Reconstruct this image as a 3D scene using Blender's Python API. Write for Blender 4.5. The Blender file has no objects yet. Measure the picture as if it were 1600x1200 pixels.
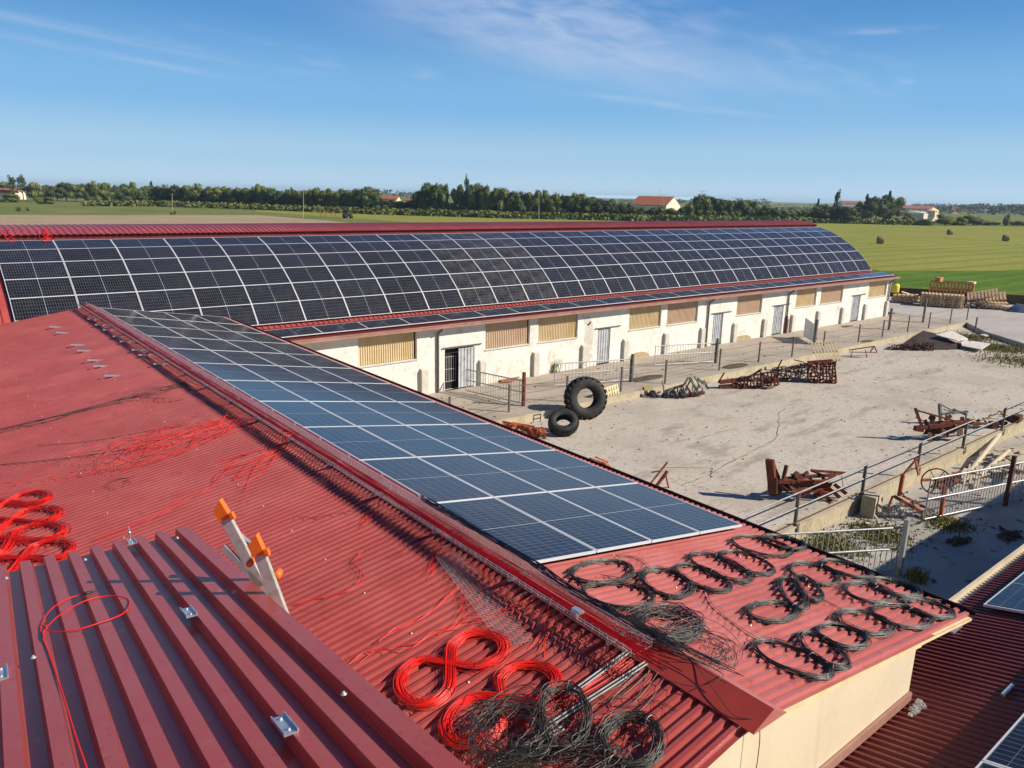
import bpy, math, random
from mathutils import Vector, Matrix
R_ = random.Random(7)
S = bpy.context.scene
COL = S.collection

# ------------------------------------------------------------------ camera
H = 9.178                       # eye height above the farmyard walkway
_f, _p, _r, _a = 1176.64, math.radians(14.0949), math.radians(1.281), math.radians(50.7874)
F = Vector((math.cos(_a)*math.cos(_p), math.sin(_a)*math.cos(_p), -math.sin(_p)))
_R0 = Vector((math.sin(_a), -math.cos(_a), 0)); _U0 = _R0.cross(F)
CR = math.cos(_r)*_R0 + math.sin(_r)*_U0; CU = CR.cross(F)
cd = bpy.data.cameras.new('camera'); cam = bpy.data.objects.new('camera', cd); COL.objects.link(cam)
M = Matrix((CR, CU, -F)).transposed().to_4x4(); M.translation = Vector((0, 0, H)); cam.matrix_world = M
cd.sensor_width = 36; cd.lens = 36*_f/1600; cd.clip_start = .05; cd.clip_end = 6000
S.camera = cam

# ------------------------------------------------------------------ sky, sun, exposure
SUN_AZ, SUN_EL = math.radians(-50), math.radians(34)     # azimuth counter-clockwise from +X
W = bpy.data.worlds.new('World'); S.world = W; W.use_nodes = True
nt = W.node_tree; nt.nodes.clear()
def wn(t, **k):
    n = nt.nodes.new(t)
    for a, b in k.items(): setattr(n, a, b)
    return n
sky = wn('ShaderNodeTexSky', sky_type='NISHITA', sun_disc=False)
sky.sun_elevation = SUN_EL; sky.sun_rotation = math.pi/2 - SUN_AZ
sky.altitude = 0; sky.air_density = 1.0; sky.dust_density = .25; sky.ozone_density = 3.0
tc = wn('ShaderNodeTexCoord'); sep = wn('ShaderNodeSeparateXYZ'); nt.links.new(tc.outputs['Generated'], sep.inputs[0])
def wm(op, a, b=None, c=None):
    n = wn('ShaderNodeMath', operation=op)
    for i, v in enumerate((a, b, c)):
        if v is None: continue
        if isinstance(v, (int, float)): n.inputs[i].default_value = v
        else: nt.links.new(v, n.inputs[i])
    return n.outputs[0]
# cirrus: streaks laid out by bearing and elevation of the real sky (degrees)
azd = wm('MULTIPLY', wm('ARCTAN2', sep.outputs[1], sep.outputs[0]), 57.2958); eld = wm('MULTIPLY', wm('ARCSINE', sep.outputs[2]), 57.2958)
def band(az, el, slope, L, Wd, amp, kx, ky, lo=.35, hi=.75, off=0.):
    th = math.atan(slope); da = wm('SUBTRACT', azd, az); de = wm('SUBTRACT', eld, el)
    a = wm('ADD', wm('MULTIPLY', da, math.cos(th)), wm('MULTIPLY', de, math.sin(th))); c = wm('SUBTRACT', wm('MULTIPLY', de, math.cos(th)), wm('MULTIPLY', da, math.sin(th)))
    g = wm('ADD', wm('POWER', wm('ABSOLUTE', wm('DIVIDE', a, L)), 2.), wm('POWER', wm('ABSOLUTE', wm('DIVIDE', c, Wd)), 2.)); g = wm('POWER', 2.71828, wm('MULTIPLY', g, -1.))
    cb = wn('ShaderNodeCombineXYZ'); nt.links.new(wm('MULTIPLY_ADD', a, kx, off), cb.inputs[0]); nt.links.new(wm('MULTIPLY', c, ky), cb.inputs[1])
    n = wn('ShaderNodeTexNoise'); nt.links.new(cb.outputs[0], n.inputs['Vector']); n.inputs['Scale'].default_value = 1; n.inputs['Detail'].default_value = 8; n.inputs['Roughness'].default_value = .55; n.inputs['Distortion'].default_value = .4
    mr = wn('ShaderNodeMapRange', interpolation_type='SMOOTHSTEP'); nt.links.new(n.outputs[0], mr.inputs[0]); mr.inputs[1].default_value = lo; mr.inputs[2].default_value = hi
    return wm('MULTIPLY', wm('MULTIPLY', g, mr.outputs[0]), amp)
cl = band(47, 10.0, .20, 14, 2.1, .95, .11, .6, .12, .70)
for bnd in ((48, 12.4, .10, 11, 2.6, .9, .25, .9, .30, .75, 4.), (40, 6.35, .115, 6.5, .20, .6, .3, 2.5, .25, .7, 7.), (79, 9.2, .105, 8, .30, .55, .12, 2.2, .2, .7, 1.), (77, 7.9, .11, 8, .22, .5, .15, 2.4, .25, .7, 2.), (27, 10.6, .0, 2.2, .22, .6, .5, 2.5, .3, .7, 3.),
            (25, 7.5, .1, .6, .25, .45, .9, 2.5, .3, .6, 5.), (57.5, 8.1, .1, .9, .35, .4, .9, 2.5, .3, .6, 6.), (67, 8.6, .12, 9, .9, .35, .25, 1.6, .45, .75, 9.), (31, 8.5, .2, 6, 1.6, .4, .3, 1.2, .42, .75, 12.)):
    cl = wm('ADD', cl, band(*bnd[:10], off=bnd[10]))
veil = wm('MULTIPLY', wm('MINIMUM', cl, 1.), .52)
bg = wn('ShaderNodeBackground'); bg.inputs[1].default_value = .1
gr = wn('ShaderNodeValToRGB'); nt.links.new(sep.outputs[2], gr.inputs[0]); gr.color_ramp.interpolation = 'EASE'
st = [(0., (.35, .51, .66)), (.045, (.265, .44, .62)), (.11, (.145, .345, .59)), (.225, (.055, .205, .47)), (.42, (.018, .085, .26)), (1., (.012, .045, .15))]
gr.color_ramp.elements[0].position = 0; gr.color_ramp.elements[0].color = (*st[0][1], 1); gr.color_ramp.elements[1].position = 1; gr.color_ramp.elements[1].color = (*st[-1][1], 1)
for p_, c_ in st[1:-1]: e = gr.color_ramp.elements.new(p_); e.color = (*c_, 1)
gs = wn('ShaderNodeVectorMath', operation='SCALE'); nt.links.new(gr.outputs[0], gs.inputs[0]); gs.inputs['Scale'].default_value = 10.
mg = wn('ShaderNodeMix', data_type='RGBA'); mg.inputs[0].default_value = .9; nt.links.new(sky.outputs[0], mg.inputs[6]); nt.links.new(gs.outputs[0], mg.inputs[7])
mix = wn('ShaderNodeMix', data_type='RGBA'); nt.links.new(veil, mix.inputs[0]); nt.links.new(mg.outputs[2], mix.inputs[6]); mix.inputs[7].default_value = (4.5, 5.1, 6.5, 1)
nt.links.new(mix.outputs[2], bg.inputs[0])
ow = wn('ShaderNodeOutputWorld'); nt.links.new(bg.outputs[0], ow.inputs[0])
sd = bpy.data.lights.new('sun', 'SUN'); sun = bpy.data.objects.new('sun', sd); COL.objects.link(sun)
sd.energy = 5.0; sd.angle = math.radians(.5); sd.color = (1, .90, .755)
sv = Vector((math.cos(SUN_AZ)*math.cos(SUN_EL), math.sin(SUN_AZ)*math.cos(SUN_EL), math.sin(SUN_EL)))
sun.rotation_euler = sv.to_track_quat('Z', 'Y').to_euler(); sun.location = (0, 0, 60)
S.view_settings.view_transform = 'Standard'; S.view_settings.look = 'None'; S.view_settings.exposure = 0.42; S.view_settings.gamma = 1
S.cycles.max_bounces = 6; S.cycles.transparent_max_bounces = 6

# ------------------------------------------------------------------ survey helpers: a spot seen in the photograph -> its place on a known surface
def ray(x, y): return F + CR*((x-800)/_f) - CU*((y-600)/_f)
def on_plane(x, y, n, P):
    r = ray(x, y); n = Vector(n); d = n.dot(Vector(P)-Vector((0, 0, H)))
    return r*(d/n.dot(r)) + Vector((0, 0, H))
def G(x, y, z=0): return on_plane(x, y, (0, 0, 1), (0, 0, z))
def up(x, y, base, d=0):         # point in the upright plane through base that faces the viewer, moved d metres back
    n = Vector((F.x, F.y, 0)).normalized(); return on_plane(x, y, n, Vector(base)+n*d)
AL = lambda x, y, o=0: on_plane(x, y, (-.155, 0, 1), (5.05, 0, 5.0+o))     # left slope of the near roof
AR = lambda x, y, o=0: on_plane(x, y, (.161, 0, 1), (5.05, 0, 4.997+o))    # right slope
CE = Vector((1.53, 5.95, 6.54)); CV = Vector((.06032, .98235, -.17706)); CUv = Vector((-.99722, .07456, 0)); CN = CUv.cross(CV); CN *= (1 if CN.z > 0 else -1)
CP = lambda x, y, o=0: on_plane(x, y, CN, CE + CN*o)
DP = lambda x, y, o=0: on_plane(x, y, (0, .25, 1), (0, 3.5, 3.5+o))

# ------------------------------------------------------------------ mesh helpers
ORG = {}
class MB:
    def __init__(s): s.v = []; s.f = []; s.sm = []
    def add(s, vs, fs, smooth=False):
        o = len(s.v); s.v += [tuple(v) for v in vs]; s.f += [tuple(i+o for i in f) for f in fs]; s.sm += [smooth]*len(fs); return s
    def box(s, c, d, rot=None):
        c = Vector(c); vs = []
        for x in (-.5, .5):
            for y in (-.5, .5):
                for z in (-.5, .5):
                    p = Vector((x*d[0], y*d[1], z*d[2]))
                    if rot is not None: p = rot @ p
                    vs.append(c+p)
        return s.add(vs, [(0, 1, 3, 2), (4, 6, 7, 5), (0, 4, 5, 1), (2, 3, 7, 6), (0, 2, 6, 4), (1, 5, 7, 3)])
    def bb(s, a, b): return s.box([(a[i]+b[i])/2 for i in range(3)], [abs(b[i]-a[i]) for i in range(3)])
    def beam(s, p, q, w, h=None, upv=(0, 0, 1)):
        p, q = Vector(p), Vector(q); d = q-p; L = d.length
        if L < 1e-5: return s
        d.normalize(); u = Vector(upv)
        if abs(d.dot(u)) > .97: u = Vector((0, 1, 0))
        sx = d.cross(u).normalized(); sz = sx.cross(d)
        return s.box((p+q)/2, (w, L, h or w), Matrix((sx, d, sz)).transposed())
    def tube(s, path, r, n=6, closed=False, caps=True):
        P = [Vector(p) for p in path]; m = len(P); vs = []; fs = []; prev = None
        for i in range(m):
            a = P[(i-1) % m] if (closed or i) else P[0]; b = P[(i+1) % m] if (closed or i < m-1) else P[-1]
            t = (b-a); t = t.normalized() if t.length > 1e-9 else Vector((1, 0, 0))
            if prev is None:
                u = Vector((0, 0, 1)) if abs(t.z) < .9 else Vector((1, 0, 0)); x = t.cross(u).normalized()
            else:
                x = prev - t*prev.dot(t); x = x.normalized() if x.length > 1e-9 else t.orthogonal().normalized()
            prev = x; y = t.cross(x); rr = r[i] if isinstance(r, (list, tuple)) else r
            for k in range(n):
                an = 2*math.pi*k/n; vs.append(P[i] + x*(rr*math.cos(an)) + y*(rr*math.sin(an)))
        for i in range(m if closed else m-1):
            j = (i+1) % m
            for k in range(n):
                fs.append((i*n+k, i*n+(k+1) % n, j*n+(k+1) % n, j*n+k))
        s.add(vs, fs, n > 4)
        if caps and not closed: s.add(vs[:n], [tuple(range(n-1, -1, -1))]); s.add(vs[-n:], [tuple(range(n))])
        return s
    def lathe(s, prof, c=(0, 0, 0), n=24, rot=None, sx=1):   # prof: (r, z) about Z
        c = Vector(c); vs = []
        for r, z in prof:
            for k in range(n):
                a = 2*math.pi*k/n; p = Vector((r*math.cos(a)*sx, r*math.sin(a), z)); vs.append(c + (rot @ p if rot is not None else p))
        m = len(prof); fs = [(i*n+k, i*n+(k+1) % n, (i+1)*n+(k+1) % n, (i+1)*n+k) for i in range(m-1) for k in range(n)]
        return s.add(vs, fs, True)
    def prism(s, pts, h):          # polygon pts (3D), thickness vector h
        pts = [Vector(p) for p in pts]; h = Vector(h); n = len(pts)
        return s.add(pts+[p+h for p in pts], [tuple(range(n-1, -1, -1)), tuple(range(n, 2*n))]+[(i, (i+1) % n, n+(i+1) % n, n+i) for i in range(n)])
    def quad(s, *p): return s.add(p, [tuple(range(len(p)))])
    def build(s, name, mat, parent=None, org=(0, 0, 0), fix=True):
        me = bpy.data.meshes.new(name)
        o = ORG[parent.name] if parent is not None else Vector(org)
        me.from_pydata([tuple(Vector(v)-o) for v in s.v], [], s.f)
        me.polygons.foreach_set('use_smooth', s.sm); me.materials.append(mat); me.update()
        ob = bpy.data.objects.new(name, me); COL.objects.link(ob); ORG[ob.name] = o.copy()
        if parent is None: ob.location = o
        else: ob.parent = parent
        return ob
def tag(o, label=None, cat=None, group=None, kind=None):
    if label: o['label'] = label
    if cat: o['category'] = cat
    if group: o['group'] = group
    if kind: o['kind'] = kind
    return o
def thing(name, label, cat, loc=(0, 0, 0), group=None):
    o = bpy.data.objects.new(name, None); COL.objects.link(o); o.location = loc; ORG[o.name] = Vector(loc); o.empty_display_size = .3
    return tag(o, label, cat, group)
def copy_tree(o, parent=None):
    c = o.copy(); COL.objects.link(c)
    if parent is not None: c.parent = parent
    for ch in o.children: copy_tree(ch, c)
    return c
def place(o, M, label=None, group=None):
    o.matrix_world = M
    if label: o['label'] = label
    if group: o['group'] = group
    return o
ORDS = 'first second third fourth fifth sixth seventh eighth ninth tenth eleventh twelfth thirteenth fourteenth fifteenth sixteenth seventeenth eighteenth nineteenth twentieth'.split()
def ordw(n):
    if n <= 20: return ORDS[n-1]
    t = {2: 'twenty', 3: 'thirty', 4: 'forty', 5: 'fifty', 6: 'sixty', 7: 'seventy', 8: 'eighty', 9: 'ninety', 10: 'hundred', 11: 'hundred-and-ten'}[n//10]
    return (t[:-1]+'ieth' if n % 10 == 0 and n < 100 else t+'-'+ORDS[n % 10-1]) if n % 10 or n < 100 else 'hundredth'

# ------------------------------------------------------------------ materials
def mat(name, base, rough=.6, metal=0., spec=.5, noise=None, bump=None, coords='Object', layers=(), coat=0, trans=0, strips=None):
    """noise: (scale, colour2, lo, hi); layers: more (scale, colour, lo, hi, stretch) laid on top; bump: (scale, strength, dist)"""
    m = bpy.data.materials.new(name); m.use_nodes = True; t = m.node_tree; b = t.nodes['Principled BSDF']
    b.inputs['Roughness'].default_value = rough; b.inputs['Metallic'].default_value = metal; b.inputs['Specular IOR Level'].default_value = spec
    b.inputs['Coat Weight'].default_value = coat
    tcn = t.nodes.new('ShaderNodeTexCoord'); cur = None
    def nz(scale, stretch=None, det=5, off=0):
        n = t.nodes.new('ShaderNodeTexNoise'); n.inputs['Scale'].default_value = scale; n.inputs['Detail'].default_value = det; n.inputs['Roughness'].default_value = .6
        mp = t.nodes.new('ShaderNodeMapping'); t.links.new(tcn.outputs[coords], mp.inputs[0]); t.links.new(mp.outputs[0], n.inputs['Vector'])
        if stretch: mp.inputs['Scale'].default_value = stretch
        mp.inputs['Location'].default_value = (off, off*.7, off*.3)
        return n.outputs[0]
    L = list(layers)
    if noise: L = [noise]+L
    col = None
    for i, ly in enumerate(L):
        sc, c2, lo, hi = ly[:4]; st = ly[4] if len(ly) > 4 else None
        mr = t.nodes.new('ShaderNodeMapRange'); mr.interpolation_type = 'SMOOTHSTEP'; t.links.new(nz(sc, st, 6, i*13.7), mr.inputs[0]); mr.inputs[1].default_value = lo; mr.inputs[2].default_value = hi
        mx = t.nodes.new('ShaderNodeMix'); mx.data_type = 'RGBA'; t.links.new(mr.outputs[0], mx.inputs[0]); mx.inputs[7].default_value = (*c2, 1)
        if col is None: mx.inputs[6].default_value = (*base, 1)
        else: t.links.new(col, mx.inputs[6])
        col = mx.outputs[2]
    if strips:          # tone differs a little from one sheet to the next (axis, width, amount)
        sp = t.nodes.new('ShaderNodeSeparateXYZ'); t.links.new(tcn.outputs[coords], sp.inputs[0]); mu = t.nodes.new('ShaderNodeMath'); mu.operation = 'DIVIDE'; t.links.new(sp.outputs[strips[0]], mu.inputs[0]); mu.inputs[1].default_value = strips[1]
        fl = t.nodes.new('ShaderNodeMath'); fl.operation = 'FLOOR'; t.links.new(mu.outputs[0], fl.inputs[0]); wn_ = t.nodes.new('ShaderNodeTexWhiteNoise'); wn_.noise_dimensions = '1D'; t.links.new(fl.outputs[0], wn_.inputs['W'])
        hv = t.nodes.new('ShaderNodeHueSaturation'); ma = t.nodes.new('ShaderNodeMath'); ma.operation = 'MULTIPLY_ADD'; t.links.new(wn_.outputs[0], ma.inputs[0]); ma.inputs[1].default_value = strips[2]; ma.inputs[2].default_value = 1-strips[2]/2; t.links.new(ma.outputs[0], hv.inputs['Value'])
        t.links.new(col, hv.inputs['Color']); col = hv.outputs[0]
    if col is None: b.inputs['Base Color'].default_value = (*base, 1)
    else: t.links.new(col, b.inputs['Base Color'])
    if bump:
        bp = t.nodes.new('ShaderNodeBump'); bp.inputs['Strength'].default_value = bump[1]; bp.inputs['Distance'].default_value = bump[2]
        t.links.new(nz(bump[0], None, 6, 3), bp.inputs['Height']); t.links.new(bp.outputs[0], b.inputs['Normal'])
    return m
MT = {}
MT['red'] = mat('red_painted_sheet', (.315, .052, .047), .40, 0, .45, (1.3, (.37, .078, .07), .35, .75), layers=[(5, (.27, .036, .032), .55, .75), (3.3, (.42, .12, .10), .60, .82, (.3, 1, 1)), (14, (.24, .034, .032), .58, .8, (.15, 1, 1)), (55, (.46, .2, .17), .66, .76)], strips=(1, 1.008, .14))
MT['redP'] = mat('sky_sheen_pinkish_red_sheet', (.40, .105, .095), .38, 0, .5, (1.3, (.46, .15, .135), .35, .75), layers=[(5, (.33, .075, .07), .55, .75), (14, (.30, .06, .055), .58, .8, (.15, 1, 1)), (55, (.5, .26, .22), .66, .76)], strips=(1, 1.008, .12))  # paler, pinkish copy of red; the sky's reflection is put into its colour
MT['redC'] = mat('dark_red_painted_sheet', (.36, .06, .05), .33, 0, .5, (2.2, (.36, .075, .06), .35, .7), layers=[(9, (.36, .12, .10), .56, .85), (30, (.23, .032, .03), .58, .75), (70, (.46, .24, .2), .68, .78), (26, (.42, .18, .15), .64, .78, (1, .12, 1)), (4, (.43, .17, .14), .64, .8)], bump=(30, .12, .01), strips=(0, .75, .10))
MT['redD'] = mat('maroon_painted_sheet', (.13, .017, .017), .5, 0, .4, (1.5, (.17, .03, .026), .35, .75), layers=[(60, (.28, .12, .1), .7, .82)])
MT['redR'] = mat('bright_red_flashing', (.29, .036, .026), .42, 0, .4, (2, (.35, .05, .035), .4, .8))
MT['pink'] = mat('faded_red_flashing', (.40, .13, .12), .4, 0, .5, (3, (.46, .19, .175), .4, .8))
MT['gut'] = mat('brown_gutter', (.30, .155, .12), .5, 0, .5, (2, (.38, .22, .18), .4, .7))
MT['dgut'] = mat('dark_gutter', (.022, .012, .012), .45, 0, .5, (3, (.05, .03, .028), .4, .8))
MT['alu'] = mat('aluminium', (.62, .63, .65), .38, .75, .5, (20, (.5, .51, .53), .4, .7))
MT['frame'] = mat('panel_frame', (.70, .71, .73), .45, .2, .5)
MT['galv'] = mat('galvanised_steel', (.46, .47, .48), .5, .45, .5, (6, (.33, .34, .35), .4, .7))
MT['dgalv'] = mat('dull_galvanised_steel', (.34, .345, .35), .6, .3, .4, (6, (.24, .24, .24), .4, .7))
MT['dpost'] = mat('dark_weathered_steel', (.10, .098, .095), .65, .2, .4, (9, (.2, .17, .14), .45, .75))
MT['rust'] = mat('rusty_red_iron', (.17, .042, .022), .8, .1, .3, (7, (.09, .03, .018), .4, .65), layers=[(18, (.27, .10, .055), .55, .75)])
MT['rust2'] = mat('orange_faded_iron', (.40, .10, .035), .7, .1, .3, (7, (.22, .06, .03), .4, .65), layers=[(15, (.42, .2, .12), .6, .8)])
MT['rustd'] = mat('dark_brown_rusty_iron', (.075, .035, .024), .85, .1, .3, (8, (.12, .055, .03), .4, .7))
MT['bluegrey'] = mat('blue_grey_machine_paint', (.16, .2, .22), .6, .2, .4, (8, (.05, .05, .05), .45, .6), layers=[(12, (.4, .42, .42), .58, .7)])
MT['rubber'] = mat('weathered_rubber', (.026, .025, .025), .75, 0, .35, (5, (.05, .048, .045), .45, .75), bump=(40, .2, .01))
MT['conc'] = mat('yard_concrete', (.50, .45, .385), .9, 0, .2, (.22, (.42, .375, .315), .44, .64), bump=(9, .35, .03),
    layers=[(.5, (.50, .44, .36), .5, .66, (1, .6, 1)), (.8, (.33, .295, .245), .545, .67, (.45, 1.3, 1)), (2.3, (.28, .25, .205), .585, .72, (.8, 1.6, 1)), (6, (.33, .29, .23), .52, .68), (17, (.26, .23, .185), .54, .72), (40, (.56, .50, .41), .6, .72)])
MT['walk'] = mat('walkway_concrete', (.40, .345, .28), .9, 0, .2, (.4, (.31, .265, .21), .4, .7), bump=(12, .2, .02), layers=[(2.5, (.26, .22, .175), .55, .78), (30, (.46, .41, .34), .55, .75)])
MT['low'] = mat('stained_concrete', (.40, .375, .33), .88, 0, .2, (.5, (.3, .28, .25), .4, .7), bump=(10, .25, .02), layers=[(1.1, (.07, .06, .055), .60, .66), (2.3, (.16, .14, .12), .58, .72), (25, (.25, .23, .2), .55, .8)])
MT['apron'] = mat('grey_road', (.43, .395, .36), .9, 0, .2, (.15, (.35, .325, .30), .4, .7, (1, 2.5, 1)), bump=(8, .2, .02), layers=[(1.2, (.22, .2, .19), .58, .75), (20, (.48, .445, .41), .55, .8)])
MT['plast'] = mat('old_white_plaster', (.72, .70, .645), .92, 0, .2, (1.1, (.58, .54, .46), .48, .72), bump=(16, .5, .02),
    layers=[(4.5, (.54, .51, .44), .55, .70), (11, (.44, .41, .35), .58, .72), (.8, (.80, .78, .72), .52, .7), (1.4, (.44, .39, .31), .62, .78, (1.2, 1, .35))])
MT['butt'] = mat('grey_buttress_plaster', (.50, .48, .42), .9, 0, .2, (4, (.6, .57, .5), .4, .7), bump=(16, .3, .02))
MT['cream'] = mat('cream_render', (.64, .55, .40), .92, 0, .2, (.9, (.58, .50, .37), .4, .7), bump=(12, .12, .03), layers=[(2.4, (.70, .60, .43), .55, .8), (.7, (.46, .40, .30), .62, .8, (2.5, 2.5, .4)), (40, (.54, .45, .32), .62, .8)])
MT['block'] = mat('weathered_block_wall', (.46, .40, .285), .92, 0, .2, (1.6, (.36, .315, .22), .4, .7), bump=(14, .5, .03), layers=[(6, (.25, .215, .15), .56, .76), (3, (.58, .51, .37), .58, .75)])
MT['tan'] = mat('tan_plastic_sheet', (.64, .52, .32), .6, 0, .4, (1.4, (.58, .44, .22), .4, .7), layers=[(5, (.48, .38, .22), .6, .8)])
MT['tanp'] = mat('pinkish_plastic_sheet', (.58, .44, .31), .6, 0, .4, (1.4, (.52, .38, .25), .4, .7))
MT['door'] = mat('grey_sheet_door', (.56, .58, .61), .5, .3, .5, (3, (.38, .4, .42), .4, .7), layers=[(8, (.28, .24, .2), .66, .78)])
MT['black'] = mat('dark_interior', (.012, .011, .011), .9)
MT['cabR'] = mat('red_cable', (.76, .010, .006), .5, 0, .35, (6, (.62, .02, .015), .4, .7))
MT['cabK'] = mat('black_cable', (.028, .027, .026), .5, 0, .45, (3, (.07, .066, .062), .4, .7))
MT['wood'] = mat('pallet_wood', (.66, .48, .28), .85, 0, .2, (3, (.48, .33, .18), .4, .7), layers=[(16, (.25, .18, .11), .6, .75)])
MT['woodp'] = mat('pale_new_wood', (.72, .60, .36), .8, 0, .2, (4, (.62, .5, .28), .4, .7))
MT['woodw'] = mat('weathered_white_timber', (.54, .46, .34), .85, 0, .2, (3, (.45, .38, .29), .4, .7), layers=[(14, (.3, .24, .18), .6, .75)])
MT['white'] = mat('whitish_sheet', (.66, .62, .57), .75, 0, .3, (3, (.52, .48, .43), .4, .7))
MT['tarp'] = mat('dark_brown_tarp', (.03, .017, .012), .8, 0, .4, (3, (.06, .035, .025), .4, .7), bump=(6, .5, .04))
MT['yellow'] = mat('yellow_plastic', (.75, .62, .05), .5)
MT['yelp'] = mat('pale_yellow_sheet', (.72, .66, .30), .6)
MT['orange'] = mat('orange_plastic', (.85, .15, .012), .45, 0, .5)
MT['bin'] = mat('orange_brown_slats', (.56, .26, .09), .8, 0, .2, (3, (.42, .17, .06), .4, .7))
MT['blue'] = mat('blue_grey_tarp', (.05, .085, .14), .6, 0, .4, (3, (.1, .15, .2), .4, .7), bump=(5, .5, .05))
MT['hay'] = mat('hay', (.25, .20, .12), .95, 0, .1, (8, (.28, .22, .12), .4, .7), bump=(20, .6, .05))
MT['fibre'] = mat('ladder_rail_metal', (.50, .49, .46), .5, .3, .5, (14, (.36, .34, .31), .45, .7))
MT['roofT'] = mat('terracotta_tiles', (.33, .115, .062), .9, 0, .2, (1, (.25, .085, .05), .4, .7))
MT['wallW'] = mat('pale_house_wall', (.72, .66, .52), .9, 0, .2)
MT['wallY'] = mat('yellow_house_wall', (.72, .60, .36), .9, 0, .2)
MT['bark'] = mat('bark', (.10, .075, .05), .95, 0, .1)
MT['mud'] = mat('dark_debris', (.09, .07, .05), .95, 0, .1, (6, (.16, .13, .09), .4, .7), bump=(12, .8, .05))
MT['weed'] = mat('weeds', (.19, .18, .05), .85, 0, .2, (2.5, (.27, .23, .085), .4, .7), layers=[(9, (.09, .10, .03), .5, .7)])
MT['grassb'] = mat('tall_grass', (.20, .27, .06), .8, 0, .2, (4, (.34, .36, .1), .4, .7))
MT['brownbank'] = mat('brown_bank_wall', (.085, .055, .04), .9, 0, .2, (.8, (.13, .09, .06), .4, .7), bump=(5, .4, .05))
def field(name, a, b, c, stripe=None, ang=0, sc=.05):
    m = mat(name, a, .95, 0, .08, (sc, b, .38, .66), coords='Object', layers=[(sc*14, c, .5, .75), (1.3, tuple(x*.8 for x in a), .5, .75)], bump=(2.2, .7, .25))
    if stripe:
        t = m.node_tree; bs = t.nodes['Principled BSDF']; lk = bs.inputs['Base Color'].links[0].from_socket
        tcn = t.nodes.new('ShaderNodeTexCoord'); mp = t.nodes.new('ShaderNodeMapping'); mp.inputs['Rotation'].default_value = (0, 0, ang); t.links.new(tcn.outputs['Object'], mp.inputs[0])
        w = t.nodes.new('ShaderNodeTexWave'); w.bands_direction = 'X'; w.inputs['Scale'].default_value = stripe[0]; w.inputs['Distortion'].default_value = 2.2; w.inputs['Detail'].default_value = 3; w.inputs['Detail Scale'].default_value = .25
        t.links.new(mp.outputs[0], w.inputs['Vector'])
        mr = t.nodes.new('ShaderNodeMapRange'); mr.inputs[1].default_value = stripe[1]; mr.inputs[2].default_value = stripe[2]; mr.inputs[4].default_value = stripe[3]; t.links.new(w.outputs[0], mr.inputs[0])
        mx = t.nodes.new('ShaderNodeMix'); mx.data_type = 'RGBA'; t.links.new(mr.outputs[0], mx.inputs[0]); t.links.new(lk, mx.inputs[6]); mx.inputs[7].default_value = (*stripe[4], 1); t.links.new(mx.outputs[2], bs.inputs['Base Color'])
    return m
MT['meadow'] = field('mown_meadow', (.245, .25, .05), (.29, .28, .065), (.20, .225, .05), (.055, .62, 1., .6, (.14, .18, .035)), math.radians(93))
MT['rough'] = field('rough_grass', (.13, .17, .045), (.21, .20, .075), (.10, .14, .035))
MT['plough'] = field('ploughed_field', (.37, .285, .185), (.32, .245, .15), (.42, .33, .22))
MT['lush'] = field('lush_grass', (.075, .145, .016), (.11, .18, .022), (.045, .10, .012), (.10, .72, 1., .35, (.15, .27, .025)), math.radians(92), .12)
def leafmat(name, a, b, c):
    m = bpy.data.materials.new(name); m.use_nodes = True; t = m.node_tree; bs = t.nodes['Principled BSDF']; bs.inputs['Roughness'].default_value = .7; bs.inputs['Specular IOR Level'].default_value = .2
    oi = t.nodes.new('ShaderNodeObjectInfo'); tcn = t.nodes.new('ShaderNodeTexCoord'); n = t.nodes.new('ShaderNodeTexNoise'); n.inputs['Scale'].default_value = 5
    t.links.new(tcn.outputs['Object'], n.inputs['Vector'])
    cr = t.nodes.new('ShaderNodeValToRGB'); cr.color_ramp.elements[0].color = (*a, 1); cr.color_ramp.elements[1].color = (*c, 1); e = cr.color_ramp.elements.new(.5); e.color = (*b, 1)
    ad = t.nodes.new('ShaderNodeMath'); ad.operation = 'MULTIPLY_ADD'; t.links.new(n.outputs[0], ad.inputs[0]); ad.inputs[1].default_value = .9; ad.inputs[2].default_value = -.25
    a2 = t.nodes.new('ShaderNodeMath'); a2.operation = 'MULTIPLY_ADD'; t.links.new(oi.outputs['Random'], a2.inputs[0]); a2.inputs[1].default_value = .6; t.links.new(ad.outputs[0], a2.inputs[2])
    t.links.new(a2.outputs[0], cr.inputs[0]); t.links.new(cr.outputs[0], bs.inputs['Base Color']); return m
MT['leaf'] = leafmat('foliage', (.06, .085, .024), (.115, .14, .035), (.20, .20, .055))
MT['leafd'] = leafmat('dark_foliage', (.035, .06, .025), (.06, .085, .03), (.10, .12, .04))
MT['leafy'] = leafmat('yellow_green_foliage', (.13, .16, .025), (.17, .19, .03), (.2, .2, .04))
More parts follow.
